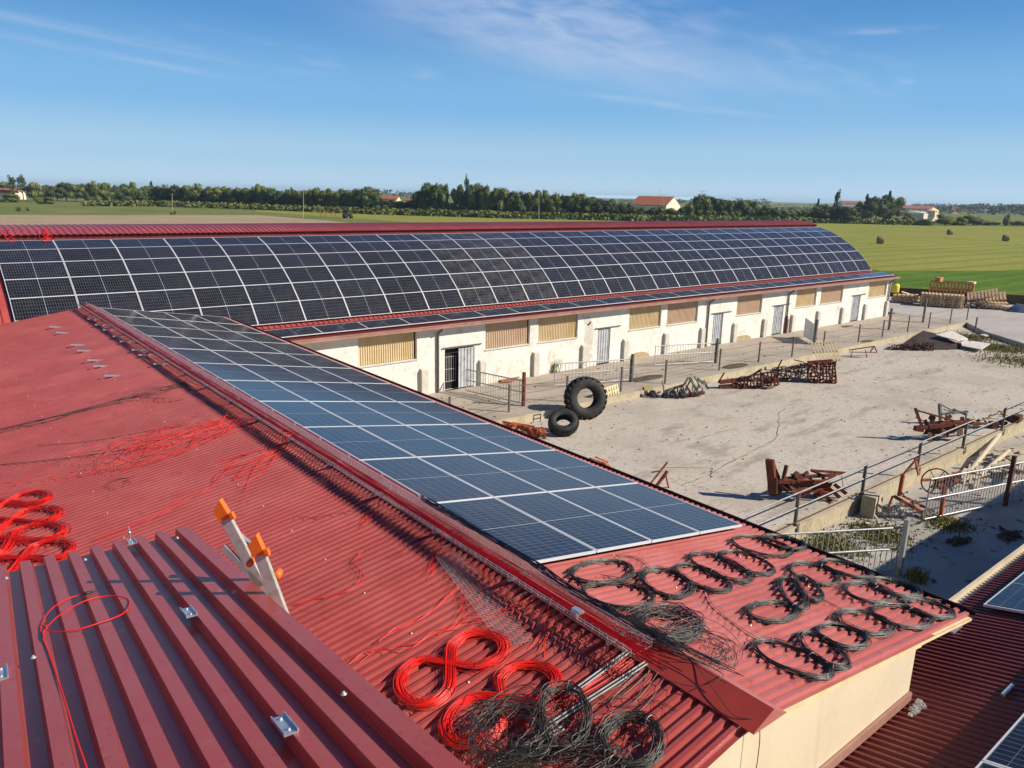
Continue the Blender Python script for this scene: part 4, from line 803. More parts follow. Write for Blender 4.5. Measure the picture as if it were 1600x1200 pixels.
# ================================================================== FARM IMPLEMENTS
def impl(name, label, base, cat='farm implement'): return thing(name, label, cat, base)
def seg(t, base, nm, m, segs):     # segs: list of (x,y,d, x,y,d, w, h)
    bb = MB()
    for (xa, ya, da, xb, yb, db, w, h) in segs: bb.beam(up(xa, ya, base, da), up(xb, yb, base, db), w, h)
    return bb.build(nm, MT[m], t)
def mould(bb, p, along, out, L, hgt, tw=.5):      # curved, twisted plough board
    p, a, o = Vector(p), Vector(along).normalized(), Vector(out).normalized(); g = []
    for i in range(7):
        f = i/6
        for j in range(5):
            q = j/4; cv = math.sin(q*1.5)*.5; g.append(p+a*(L*f)+Vector((0, 0, hgt*(q*(.55+.45*f))))+o*(-hgt*.55*(1-cv)*(1-f*tw)+hgt*.5*f*q))
    fs = [(i*5+j, (i+1)*5+j, (i+1)*5+j+1, i*5+j+1) for i in range(6) for j in range(4)]; bb.add(g, fs, True); bb.add([v+o*.02 for v in g], fs, True)
rt_ = Vector((CR.x, CR.y, 0)).normalized(); vw_ = Vector((F.x, F.y, 0)).normalized()
# plough nearest
B1 = G(1260, 782, -.3); t = impl('old_plough', 'rusty brown plough lying on the concrete behind the railing, nearest one', B1)
seg(t, B1, 'main_beam', 'rust', [(1215, 752, 0, 1290, 753, .2, .14, .12), (1222, 748, .15, 1300, 742, .5, .08, .1), (1290, 753, .2, 1305, 742, .5, .1, .08)])
seg(t, B1, 'headstock', 'rust', [(1203, 718, 0, 1208, 770, 0, .12, .28), (1208, 724, .25, 1217, 748, .1, .06, .1), (1229, 727, 0, 1224, 748, 0, .09, .1), (1203, 719, 0, 1217, 745, .1, .05, .08)])
seg(t, B1, 'beam_arm', 'rust', [(1267, 735, .5, 1321, 739, .7, .07, .07), (1267, 735, .5, 1290, 744, .3, .06, .06), (1303, 740, .5, 1316, 742, .7, .05, .05)])
bb = MB()
for (x, y, d, w) in ((1245, 757, 0, .55), (1275, 760, .3, .5)):
    a_ = up(x-14, y-2, B1, d); b_ = up(x+22, y-4, B1, d+.2); c_ = up(x+25, y+12, B1, d-.1); d_ = up(x+2, y+22, B1, d-.2); bb.prism([a_, b_, c_, d_], (.02, .02, .01))
mould(bb, up(1236, 772, B1, -.15), rt_+vw_*.3, -vw_, .75, .5); mould(bb, up(1268, 773, B1, .2), rt_+vw_*.3, -vw_, .7, .45); mould(bb, up(1216, 764, B1, .5), rt_, vw_, .6, .4)
bb.build('mouldboard', MT['rust'], t)
seg(t, B1, 'brackets', 'rustd', [(1207, 745, -.05, 1207, 768, -.05, .05, .34), (1216, 757, 0, 1232, 768, -.1, .05, .1), (1226, 748, .1, 1240, 757, 0, .1, .04), (1244, 746, .1, 1247, 762, 0, .05, .12), (1266, 746, .25, 1270, 762, .15, .05, .12), (1286, 745, .4, 1290, 758, .3, .05, .12), (1236, 742, .2, 1262, 741, .4, .07, .05), (1206, 722, .06, 1206, 740, .06, .2, .03), (1240, 744, .15, 1246, 739, .3, .12, .12), (1256, 743, .3, 1262, 738, .4, .1, .1)])
bb = MB()
for (x0_, y0_, x1_, y1_, d) in ((1282, 765, 1302, 782, -.1), (1296, 760, 1315, 776, .1), (1306, 755, 1325, 770, .2)): a_ = up(x0_, y0_, B1, d); b_ = up(x1_, y1_, B1, d); bb.prism([a_, b_, b_+Vector((.02, .1, -.12)), a_+Vector((.02, .1, -.12))], (.015, .015, 0))
bb.build('share', MT['rust2'], t); seg(t, B1, 'chain', 'dpost', [(1315, 741, .7, 1318, 768, .4, .02, .02)])
bb = MB(); bb.lathe([(.08, -.05), (.2, -.05), (.24, 0), (.2, .05), (.08, .05)], up(1212, 765, B1, .1), 16, Vector((.6, .8, .1)).to_track_quat('Z', 'Y').to_matrix()); bb.build('wheel', MT['rustd'], t)
# plough 2
B2 = G(1470, 690, -.3); t = impl('old_plough', 'rust red plough with one raised arm beside grey machinery, right part of yard', B2)
seg(t, B2, 'main_beam', 'rust', [(1430, 669, 0, 1512, 660, .3, .16, .16), (1432, 641, 0, 1500, 660, .3, .06, .07), (1500, 660, .3, 1540, 662, .8, .09, .09), (1455, 660, .3, 1530, 656, .8, .07, .07)])
seg(t, B2, 'headstock', 'rust', [(1430, 638, 0, 1441, 668, 0, .08, .1), (1429, 669, 0, 1442, 671, 0, .2, .2), (1455, 657, .2, 1462, 664, .2, .12, .12), (1503, 652, .4, 1507, 668, .4, .12, .12)])
bb = MB()
for x, y in ((1453, 678), (1475, 674), (1497, 672)): bb.prism([up(x-5, y-9, B2, .1), up(x+9, y-11, B2, .3), up(x+7, y+9, B2, .2), up(x, y+11, B2, 0)], (.03, .03, .01))
mould(bb, up(1447, 682, B2, .1), rt_+vw_*.3, -vw_, .85, .5); mould(bb, up(1470, 680, B2, .4), rt_+vw_*.3, -vw_, .8, .45)
bb.build('mouldboard', MT['rustd'], t)
seg(t, B2, 'brackets', 'rust', [(1445, 656, .1, 1452, 672, 0, .06, .14), (1468, 660, .2, 1472, 678, .1, .06, .12), (1488, 658, .3, 1492, 674, .2, .06, .12), (1455, 656, .25, 1458, 650, .3, .2, .16), (1476, 655, .3, 1486, 650, .35, .12, .1), (1431, 652, 0, 1452, 662, .1, .04, .04), (1512, 656, .4, 1524, 664, .6, .08, .14)])
Bg = G(1490, 664, -.3); t = impl('grey_implement', 'small grey-white implement with a tall black handle behind the rust red plough', Bg)
seg(t, Bg, 'frame', 'bluegrey', [(1472, 647, 0, 1512, 643, .2, .1, .08), (1475, 640, 0, 1492, 645, .2, .05, .05), (1490, 640, .2, 1510, 648, .3, .12, .1), (1478, 648, 0, 1480, 658, 0, .06, .06), (1508, 645, .2, 1510, 656, .2, .06, .06)]); seg(t, Bg, 'handle', 'dpost', [(1468, 631, 0, 1470, 660, 0, .16, .09), (1472, 633, 0, 1494, 645, .2, .05, .05)])
# crates & boards behind railing at right
Bc = G(1540, 668, -.3); t = impl('scrap_heap', 'heap of pale boards and dark scrap against the railing', Bc, 'scrap heap'); bb = MB()
for k in range(14): x = 1515+R_.uniform(0, 55); y = 668-(x-1515)*.30+R_.uniform(-6, 8); a_ = up(x, y, Bc, R_.uniform(-.3, .3)); bb.beam(a_, a_+Vector((R_.uniform(-.6, .6), R_.uniform(-.3, .3), R_.uniform(0, .35))), .12, .03)
bb.build('boards', MT['wood'], t); bb = MB()
for k in range(10): x = 1510+R_.uniform(0, 85); y = 680-(x-1510)*.33+R_.uniform(-4, 6); a_ = up(x, y, Bc, R_.uniform(-.2, .5)); bb.box(a_, (R_.uniform(.2, .5), .3, R_.uniform(.1, .35)), Matrix.Rotation(R_.uniform(0, 1), 3, 'Z'))
bb.build('dark_scrap', MT['rustd'], t)
# grey/dark harrow by the kerb
B3 = G(1050, 622, -.3); t = impl('disc_harrow', 'dark grey folded cultivator with a yellow marker plate beside the walkway kerb', B3)
seg(t, B3, 'frame', 'bluegrey', [(1037, 612, 0, 1055, 606, .3, .1, .1), (1055, 606, .3, 1068, 602, .4, .1, .1), (1062, 612, 0, 1076, 590, .2, .08, .08), (1068, 614, .3, 1080, 592, .4, .06, .06), (1078, 590, .2, 1090, 612, .5, .09, .09), (1090, 593, .6, 1102, 600, .7, .14, .16), (1085, 588, .4, 1094, 605, .7, .05, .05), (1035, 595, .2, 1038, 612, .2, .06, .05), (1040, 611, 0, 1053, 609, .3, .12, .06), (1100, 595, .8, 1106, 608, .8, .08, .1), (1020, 618, .1, 1032, 612, .2, .08, .08)])
bb = MB(); rr = random.Random(5)
for k in range(22):
    f = k/21; x = 997+f*100; y = 628-f*18; p = up(x, y-rr.uniform(2, 12), B3, rr.uniform(-.2, .5)); bb.beam(p, up(x+rr.uniform(-5, 5), y+3, B3, rr.uniform(-.2, .3)), .05, .07)
for x, y in ((1000, 622), (1010, 620), (1020, 617), (1040, 620), (1052, 617), (1066, 616)): bb.lathe([(.03, -.02), (.22, .04), (.24, .04), (.03, 0)], up(x, y, B3, rr.uniform(-.1, .3)), 14, Vector((.9, .3, .1)).to_track_quat('Z', 'Y').to_matrix())
bb.build('discs_and_tines', MT['dpost'], t)
seg(t, B3, 'roller', 'rust', [(1033, 627, 0, 1060, 621, .2, .16, .16), (1062, 621, .2, 1100, 613, .5, .18, .16), (1072, 602, .2, 1082, 618, 0, .07, .07)])
bb = MB(); bb.prism([up(1007, 601, B3, .2), up(1018, 600, B3, .2), up(1019, 609, B3, .2), up(1008, 611, B3, .2)], (.02, .03, 0)); bb.build('marker_plate', MT['yelp'], t); seg(t, B3, 'marker_stand', 'rust', [(1005, 605, .3, 1006, 616, .3, .07, .05), (1010, 610, .2, 1010, 618, .2, .03, .03)])
# red harrow group
B4 = G(1215, 600, -.3)
def lattice(t, nm, m, base, x0, x1, yt0, yt1, yb0, yb1, nx, ny, d0, d1, w, seed, jit=2.):
    rr = random.Random(seed); bb = MB(); g = {}
    for i in range(nx+1):
        for j in range(ny+1):
            f = i/nx; yt = yt0+(yt1-yt0)*f; yb = yb0+(yb1-yb0)*f; s = j/ny
            for dd_ in (0, 1): g[i, j, dd_] = up(x0+(x1-x0)*f+rr.uniform(-jit, jit), yt+(yb-yt)*s+rr.uniform(-jit, jit)*.8, base, d0+(d1-d0)*dd_+rr.uniform(-.1, .1))
    for (i, j, dd_), p in g.items():
        for k in ((i+1, j, dd_), (i, j+1, dd_)):
            if k in g and rr.random() < .86: bb.beam(p, g[k], w*rr.uniform(.6, 1.3), w)
        if dd_ == 0 and rr.random() < .6: bb.beam(p, g[i, j, 1], w, w)
        if (i+1, j+1, dd_) in g and rr.random() < .25: bb.beam(p, g[i+1, j+1, dd_], w*.8, w*.8)
    return bb.build(nm, MT[m], t)
t = impl('red_harrow', 'long low red harrow at the left end of the rusty machinery row', G(1165, 608, -.3)); b_4 = G(1165, 608, -.3)
seg(t, b_4, 'frame', 'rust', [(1124, 597, 0, 1170, 592, .2, .28, .16), (1124, 604, 0, 1168, 601, .2, .2, .14), (1122, 598, 0, 1132, 582, 0, .06, .06), (1160, 596, .1, 1190, 577, .4, .1, .08), (1186, 578, .3, 1200, 597, .2, .07, .07), (1184, 600, 0, 1216, 596, .3, .12, .1), (1188, 585, .3, 1215, 592, .5, .07, .07)])
lattice(t, 'tines', 'rust', b_4, 1146, 1216, 592, 580, 604, 602, 13, 2, 0, .5, .05, 3)
t = impl('spring_harrow', 'jumble of dark brown spring tines in the middle of the rusty machinery row', G(1240, 598, -.3)); b_4 = G(1240, 598, -.3)
lattice(t, 'tines', 'rustd', b_4, 1206, 1264, 577, 567, 593, 588, 15, 4, 0, .9, .035, 8, 2.6); seg(t, b_4, 'drawbar', 'rustd', [(1214, 577, 0, 1222, 562, 0, .06, .06), (1240, 562, .3, 1256, 566, .4, .05, .05), (1205, 580, 0, 1262, 570, .6, .06, .06)])
t = impl('cage_roller', 'rusty cage-like harrow block at the right end of the machinery row', G(1285, 599, -.3)); b_4 = G(1285, 599, -.3)
lattice(t, 'cage', 'rust', b_4, 1263, 1305, 568, 566, 598, 599, 9, 6, 0, .8, .055, 11, 1.8); seg(t, b_4, 'frame', 'rust', [(1262, 568, 0, 1306, 569, .3, .09, .09), (1304, 568, 0, 1307, 598, 0, .07, .07), (1262, 569, 0, 1262, 596, 0, .06, .06), (1262, 566, .8, 1300, 563, .9, .09, .12)])
# pale pallet leaning
def pallet(name, label, O, u, v, group=None, m='wood', W_=1.2, L_=.8, nb=7, parts=True):
    O, u, v = Vector(O), Vector(u).normalized(), Vector(v).normalized(); n = u.cross(v); t = thing(name, label, 'pallet', O, group); R3 = Matrix((u, v, n)).transposed(); bb = MB()
    for i in range(nb): bb.box(O+u*(W_*(i+.5)/nb)+v*L_/2+n*.13, (W_/nb*(.46 if m == 'woodp' else .66), L_, .02), R3)
    bb.build('top_boards', MT[m], t); bb = MB()
    for j in range(3):
        bb.box(O+u*W_/2+v*(.05+(L_-.1)*j/2)+n*.108, (W_, .1, .02), R3)
        for i in range(3): bb.box(O+u*(.07+(W_-.14)*i/2)+v*(.05+(L_-.1)*j/2)+n*.06, (.13, .1, .075), R3)
        bb.box(O+u*W_/2+v*(.05+(L_-.1)*j/2)+n*.011, (W_, .1, .02), R3)
    bb.build('base', MT[m], t); return t
p = up(1275, 566, G(1283, 588, -.3), .6); q = up(1313, 564, G(1283, 588, -.3), .6); r_ = up(1266, 541, G(1283, 588, -.3), .9)
pallet('pallet', 'pale new wooden pallet tilted up behind the rusty cage roller', p+Vector((0, 0, .0)), q-p, r_-p, None, 'woodp', 1.45, 1.15, 8)
# small open rusty frame
B6 = G(1345, 558, -.3); t = impl('rusty_frame', 'small open rusty triangular frame alone near the kerb', B6)
seg(t, B6, 'frame', 'rust', [(1327, 547, 0, 1366, 541, .4, .06, .06), (1366, 541, .4, 1370, 550, .4, .06, .05), (1327, 550, 0, 1370, 551, .4, .04, .04), (1318, 556, -.2, 1352, 560, -.2, .04, .04), (1352, 547, .1, 1355, 560, -.2, .04, .04), (1332, 548, 0, 1330, 560, -.3, .04, .04), (1366, 541, .4, 1360, 550, .2, .05, .05)])
t = impl('rusty_grate', 'dark brown rusty grating lying in front of the dark tarpaulin', G(1430, 548, -.3)); lattice(t, 'bars', 'rustd', G(1430, 548, -.3), 1394, 1458, 540, 536, 549, 549, 16, 3, 0, 1.2, .05, 21, 1.5)
# orange pile behind the eave
B5 = G(825, 682, -.3); t = impl('orange_implement', 'bright orange-red rusty implement half hidden by the roof edge, beside the small tyre', B5)
lattice(t, 'tines', 'rust2', B5, 788, 852, 660, 672, 668, 684, 10, 2, -.3, .6, .07, 31, 2); seg(t, B5, 'housing', 'rust2', [(830, 678, -.2, 850, 672, 0, .3, .22), (800, 662, .2, 835, 668, .2, .14, .12)]); seg(t, B5, 'small_seat', 'dpost', [(834, 649, .2, 845, 647, .3, .04, .04), (834, 655, .2, 845, 653, .3, .04, .04), (834, 649, .2, 833, 660, .2, .03, .03), (845, 647, .3, 844, 660, .3, .03, .03)])
B9 = G(1032, 762, -.3); t = impl('red_hand_cart', 'small red frame just showing above the roof edge', B9, 'metal frame'); seg(t, B9, 'frame', 'rust2', [(1016, 756, 0, 1043, 722, 0, .05, .05), (1024, 762, 0, 1043, 736, .1, .14, .05), (1040, 742, 0, 1046, 768, 0, .05, .05), (1018, 738, .1, 1030, 736, .1, .04, .04)])
B10 = G(940, 735, -.3); t = impl('orange_scrap', 'orange rusty scrap peeping over the roof edge left of the red frame', B10, 'scrap'); seg(t, B10, 'pieces', 'rust2', [(922, 718, 0, 940, 724, .2, .16, .12), (942, 722, .1, 952, 732, 0, .2, .12), (930, 714, .1, 950, 722, .3, .05, .05)])
# red hay rake on the lower yard
B8 = G(1430, 812, -.5); t = impl('hay_rake', 'orange-red hay rake with a round wheel behind the long barred gate', B8)
seg(t, B8, 'frame', 'rust2', [(1405, 775, 0, 1411, 742, .1, .1, .1), (1411, 742, .1, 1434, 715, .4, .05, .05), (1398, 776, 0, 1440, 800, 0, .12, .1), (1411, 775, 0, 1450, 795, .3, .07, .07), (1435, 740, .2, 1430, 716, .4, .06, .06), (1440, 750, .2, 1500, 748, .6, .07, .07), (1480, 745, .5, 1502, 736, .7, .05, .05), (1455, 770, .3, 1465, 750, .3, .05, .05), (1395, 775, 0, 1388, 793, -.2, .06, .04), (1470, 805, 0, 1476, 760, .2, .1, .1)])
bb = MB(); c_ = up(1462, 752, B8, .3); bb.tube([c_+Vector((0, 0, 1))*.42*math.sin(a)+Vector((.63, -.77, 0))*.42*math.cos(a) for a in [2*math.pi*k/24 for k in range(24)]], .022, 6, True)
for k in range(6): a = math.pi*k/3; bb.beam(c_, c_+Vector((0, 0, 1))*.42*math.sin(a)+Vector((.63, -.77, 0))*.42*math.cos(a), .02)
bb.build('wheel', MT['rustd'], t)
bb = MB(); bb.prism([up(1452, 762, B8, .3), up(1480, 745, B8, .4), up(1500, 738, B8, .5), up(1498, 752, B8, .4), up(1470, 765, B8, .3)], (.03, .03, 0)); bb.build('guard_plate', MT['rust2'], t)
p = G(1432, 772, -.5)
t = thing('concrete_block', 'pale concrete block against the low wall behind the red rake', 'concrete block', (23.3, 10.2, -.5)); MB().box((23.2, 10.1, -.15), (.75, .42, .7), Matrix.Rotation(.15, 3, 'Z')).build('body', MT['block'], t)
# timber heap at the right
Bt = G(1560, 745, -.5)
lg = [((1512, 742), (1560, 686), .09, 'long pale log'), ((1530, 745), (1574, 712), .085, 'shorter pale log'), ((1555, 712), (1600, 704), .1, 'grey board'), ((1565, 735), (1600, 716), .1, 'thin board'), ((1556, 704), (1612, 700), .12, 'broad plank'), ((1540, 722), (1600, 742), .1, 'dark plank'), ((1575, 748), (1612, 720), .12, 'slanting board'), ((1548, 728), (1612, 722), .08, 'lath')]
for k, (a_, c_, w, l) in enumerate(lg):
    p, q = G(*a_, -.38+.03*k), G(*c_, -.30+.03*k); bb = MB()
    if k < 2: bb.tube([p+Vector((0, 0, .05)), q+Vector((0, 0, .2))], w, 12)
    else: bb.beam(p, q+Vector((0, 0, .1)), w*2, .045)
    tag(bb.build('log' if k < 2 else 'timber_board', MT['woodw'] if k != 5 else MT['rustd'], org=p), l+' in the timber heap beyond the wall, '+('cut end toward the gate' if k == 0 else 'right of the longest' if k == 1 else '%s from the top' % ordw(k-1)), 'log' if k < 2 else 'board', 'timber heap')
bb = MB(); rr = random.Random(9)
for k in range(60): x = rr.uniform(1505, 1625); y = 752-(x-1505)*.45+rr.uniform(-12, 16); p = G(x, y, -.42); bb.beam(p+Vector((0, 0, rr.uniform(0, .3))), p+Vector((rr.uniform(-1, 1), rr.uniform(-.4, .4), rr.uniform(0, .3))), rr.uniform(.05, .16), .03)
tag(bb.build('wood_scraps', MT['woodw'], org=Bt), kind='stuff'); bpy.data.objects['wood_scraps']['label'] = 'heap of splintered boards and offcuts beyond the low wall'; bpy.data.objects['wood_scraps']['category'] = 'wood scraps'
# tarp, boards
t_ = [(1408, 540), (1440, 521), (1470, 524), (1503, 536), (1500, 543), (1455, 543), (1425, 545)]
bb = MB(); rim = [G(x, y, -.29) for x, y in ((1405, 541), (1440, 528), (1475, 527), (1503, 539), (1500, 546), (1455, 547), (1425, 546))]; top = [G(x, y, -.08) for x, y in ((1425, 528), (1442, 519), (1468, 524), (1488, 533), (1485, 536), (1455, 534), (1432, 533))]; top[1].z = .05; top[2].z = .0
n_ = len(rim); bb.add(rim+top, [(i, (i+1) % n_, n_+(i+1) % n_, n_+i) for i in range(n_)]+[tuple(range(n_, 2*n_))]); tag(bb.build('tarpaulin', MT['tarp'], org=rim[0]), 'dark brown tarpaulin draped over a low heap at the far end of the yard', 'tarpaulin')
def board(label, px, zs_, m='white'):
    P_ = [G(x, y, z) for (x, y), z in zip(px, zs_)]; bb = MB(); bb.prism(P_, (0, 0, .06)); tag(bb.build('sheet_board', MT[m], org=P_[0]), label, 'board', 'pale sheets at the far end of the yard')
board('pale sheet lying on the back of the dark tarpaulin', [(1462, 524), (1488, 518), (1512, 530), (1495, 533)], (.2, .2, .1, .1)); board('pale square sheet lying in front of the weeds', [(1502, 541), (1518, 534), (1547, 538), (1533, 547)], (-.1, -.05, -.05, -.1))
board('narrow pale strip between the two sheets', [(1500, 534), (1512, 531), (1514, 537), (1503, 540)], (-.1, -.1, -.1, -.1)); board('thin pale slab near the leaning post', [(1530, 524), (1550, 521), (1556, 523), (1540, 526)], (-.2, -.2, -.2, -.2))
# pallet stacks etc.
def stack(label, O, ang, n, w=1.2, l=.8, group='stacks of wooden pallets by the bank wall', m='wood', tilt=0):
    Om = Vector(O); c_, s_ = math.cos(ang), math.sin(ang)
    for k in range(n):
        j = R_.uniform(-.05, .05); o_ = Om+Vector((j*c_, j*s_, k*.145)); pallet('pallet', '%s, %s from the ground' % (label, ordw(k+1)), o_, (c_, s_, tilt), (-s_, c_, 0), group, m, w, l, 6)
ang = math.atan2(-9.8, 4.6); ux, uy = math.cos(ang), math.sin(ang)
p1 = G(1437, 478, 0)
stack('pallet in the left half of the wide neat stack', p1, ang, 8, 1.72, 1.6)
stack('pallet in the right half of the wide neat stack', p1+Vector((ux, uy, 0))*1.8, ang, 8, 1.72, 1.6)
p2 = G(1393, 473, 0)
stack('pallet in the tilted stack next to the barn corner', p2, ang, 5, 2.2, 1.4, tilt=.06)
p3 = G(1527, 482, 0)
for k, (dz, tl, lb_, ox) in enumerate(((.02, 0, 'lowest pallet of the low heap at the right', 0), (.2, .0, 'second pallet of the low heap at the right', .2), (.38, .05, 'third pallet of the low heap at the right', -.1), (.5, .18, 'pallet propped up on top of the low heap at the right', -.3), (.6, .26, 'second propped pallet on the low heap at the right', -.9))):
    pallet('pallet', lb_, p3+Vector((ux*ox, uy*ox, dz)), (ux, uy, tl), (-uy*.6, ux*.6, .22 if k > 2 else 0), 'stacks of wooden pallets by the bank wall', 'wood', 2.5, 1.5, 9)
t = thing('slatted_bin', 'orange-brown slatted bin behind the neat pallet stack', 'bin', (80.5, 33.0, 0)); bb = MB(); bd = Vector((4.6, -9.8, 0)).normalized(); bn = Vector((9.8, 4.6, 0)).normalized(); o_ = G(1452, 470, 0)+Vector((1.2, .6, 0))
for k in range(13): bb.box(o_+bd*(.3*k)+Vector((0, 0, 1.05)), (.16, .16, 1.5), Matrix.Rotation(ang, 3, 'Z'))
for z in (.4, 1.1, 1.75): bb.beam(o_+Vector((0, 0, z)), o_+bd*3.7+Vector((0, 0, z)), .07, .1); bb.beam(o_+bn*1.1+Vector((0, 0, z)), o_+bn*1.1+bd*3.7+Vector((0, 0, z)), .07, .1); bb.beam(o_+bd*3.7+Vector((0, 0, z)), o_+bn*1.1+bd*3.7+Vector((0, 0, z)), .07, .1)
for k in range(5): bb.box(o_+bd*3.7+bn*(.25*k)+Vector((0, 0, 1.0)), (.12, .1, 1.4))
bb.build('slats', MT['bin'], t); MB().box(o_+bd*3.5+bn*.4+Vector((0, 0, 1.85)), (.6, .6, .22)).build('pale_sack', MT['woodp'], t); MB().box(o_+bd*.7+bn*.4+Vector((0, 0, 1.95)), (.7, .5, .5)).build('top_crate', MT['bin'], t)
t = thing('yellow_tank', 'small bright yellow tank on the bank beside the barn corner', 'tank', G(1398, 457, .85)); bb = MB(); bb.lathe([(0, .85), (.2, .85), (.33, .75), (.36, .6), (.36, .1), (.32, .0), (0, 0)], G(1398, 457, .85), 16); bb.build('body', MT['yellow'], t); MB().lathe([(0, .1), (.13, .1), (.13, 0)], G(1398, 457, .85)+Vector((0, 0, .85)), 10).build('lid', MT['dgut'], t)
pq = G(1428, 472, 0)
for k, (x, y, L_) in enumerate(((pq.x, pq.y, 1.8), (pq.x-.2, pq.y-.2, 1.6), (pq.x+.4, pq.y, 1.4))):
    bb = MB(); bb.beam((x-.4, y+1.1, .9-.3*k), (x+.2, y-L_+.3, .25-.1*k), .5, .07); tag(bb.build('plank', MT['woodp'], org=(x, y, 0)), 'loose pale plank between the two pallet stacks, '+('upper' if k == 0 else 'lower' if k == 1 else 'rear'), 'plank', 'loose planks between pallet stacks')
bb = MB(); rr = random.Random(12); vs = []; o_ = G(1572, 486, 0)
for i in range(9):
    for j in range(5): vs.append(o_+bd*(i*.75)+bn*(j*.35-.6)+Vector((0, 0, (.7 if 0 < i < 8 and 0 < j < 4 else .01)*rr.uniform(.6, 1.2))))
bb.add(vs, [(i*5+j, (i+1)*5+j, (i+1)*5+j+1, i*5+j+1) for i in range(8) for j in range(4)], True); tag(bb.build('blue_tarpaulin', MT['blue'], org=o_), 'crumpled dark blue tarpaulin at the foot of the bank wall, right border', 'tarpaulin')
bb = MB()
for k in range(90): o_ = G(1508, 480, 0)+bd*rr.uniform(-1.3, 1.3)+bn*rr.uniform(-.6, .8); bb.beam(o_+Vector((0, 0, rr.uniform(0, .5))), o_+Vector((rr.uniform(-.6, .6), rr.uniform(-.6, .6), rr.uniform(0, .5))), .07, .03)
tag(bb.build('broken_boards', MT['mud'], org=G(1508, 480, 0)), 'brown heap of broken boards between the orange bin and the low pallets', 'wood heap', kind='stuff')
pallet('pallet', 'orange-lit pallet leaning on the kerb behind the big tyre', (24.6, 23.9, -.25), (1, .1, .05), (.05, .35, .9), None, 'woodp', 1.7, .6, 9)
bb = MB(); bb.prism([G(775, 592, .05), G(815, 588, .05), G(800, 596, .05), G(785, 598, .05)], (0, 0, .05)); tag(bb.build('brick_scrap', MT['rust2'], org=G(790, 593)), 'orange board lying at the foot of the barn wall', 'board')

# ================================================================== WEEDS
def tuft(b, c, n, h, sp, w=.012, rr=R_):
    for k in range(n):
        a = rr.uniform(0, 6.28); d = Vector((math.cos(a), math.sin(a), 0)); p = Vector(c)+Vector((rr.gauss(0, sp), rr.gauss(0, sp), 0)); hh = h*rr.uniform(.5, 1.1); s_ = Vector((-d.y, d.x, 0))*w*rr.uniform(.7, 1.5); ln = d*hh*rr.uniform(.15, .6)
        q = p+ln*.45+Vector((0, 0, hh*.6)); e = p+ln+Vector((0, 0, hh)); b.add([p-s_, p+s_, q+s_*.8, q-s_*.8, e], [(0, 1, 2, 3), (3, 2, 4)])
rr = random.Random(77)
t = MB(); tuft(t, G(863, 581, 0), 120, .75, .14, .018, rr); tag(t.build('grass_clump', MT['grassb'], org=G(863, 581, 0)), 'tall light green grass clump at the foot of the barn wall', 'grass clump')
for k, (x, y, z, n, h, sp, l) in enumerate(((1372, 835, -.5, 1600, .09, .45, 'low green weed patch behind the bright galvanised gate'), (1300, 852, -.5, 1100, .09, .4, 'dull green weeds at the foot of the low wall near the roof edge'), (1478, 818, -.5, 1000, .09, .35, 'small weed patch below the long barred gate'), (1560, 545, -.3, 1500, .24, .9, 'spiky green weeds beside the pale sheets'), (1595, 565, -.3, 1400, .16, 1.2, 'brownish weeds at the right border of the yard'), (1515, 528, -.3, 1200, .2, .8, 'weeds behind the pale sheets'), (1430, 905, -.5, 120, .3, .12, 'small green plant at the post of the galvanised gate'))):
    b = MB(); c_ = G(x, y, z)
    tuft(b, c_, n, h, sp, .02, rr); tag(b.build('weed_patch', MT['weed'], org=c_), l, 'weeds', 'weed patches', 'stuff')
for k, (x, y, z, w, l) in enumerate(((1525, 837, -.5, 1.0, 'dark sunken drain cover patch on the shaded yard, farther'), (1576, 838, -.5, .9, 'dark heap of debris on the shaded lower yard'), (1498, 848, -.5, .5, 'small dark clod on the shaded lower yard'), (1400, 800, -.5, 1.2, 'pale stony rubble at the foot of the low wall'), (1160, 552, 0, .0, ''))):
    if w == 0 or k == 0: continue
    b = MB(); c_ = G(x, y, z)
    for s in range(60 if k != 3 else 90):
        p = c_+Vector((rr.gauss(0, w*.35), rr.gauss(0, w*.16), .03)); d = rr.uniform(.04, .16); b.box(p+Vector((0, 0, rr.uniform(-.02, .05))), (d, d*.8, d*.6), Matrix.Rotation(rr.uniform(0, 3), 3, Vector((rr.random(), rr.random(), rr.random()+.1)).normalized()))
    tag(b.build('debris_heap' if k != 3 else 'rubble', MT['mud'] if k != 3 else MT['butt'], org=c_), l, 'debris' if k != 3 else 'rubble', kind='stuff')
# dirt mounds on the walkway
for k, (x, y, w, l) in enumerate(((1010, 591, 1.3, 'beside the fence under the second barred gate'), (1148, 572, 1.2, 'right of the third gate'), (1241, 528, .8, 'at the foot of the rust sleeve pipe'), (1323, 510, .8, 'below the fourth door'), (1300, 525, .0, ''), (1355, 533, .8, 'by the fence past the sheet gate'))):
    if not w: continue
    c_ = G(x, y, .0); b = MB(); vs = [c_+Vector((0, 0, .06))]; n_ = 18
    for i in range(n_): a = 2*math.pi*i/n_; vs.append(c_+Vector((math.cos(a)*w*rr.uniform(.8, 1.1), math.sin(a)*w*.35*rr.uniform(.8, 1.1), .005)))
    b.add(vs, [(0, i+1, (i+1) % n_+1) for i in range(n_)], True); tag(b.build('dirt_mound', MT['mud'], org=c_), 'dark patch of dirt on the walkway, '+l, 'dirt patch', 'dirt patches on the walkway')
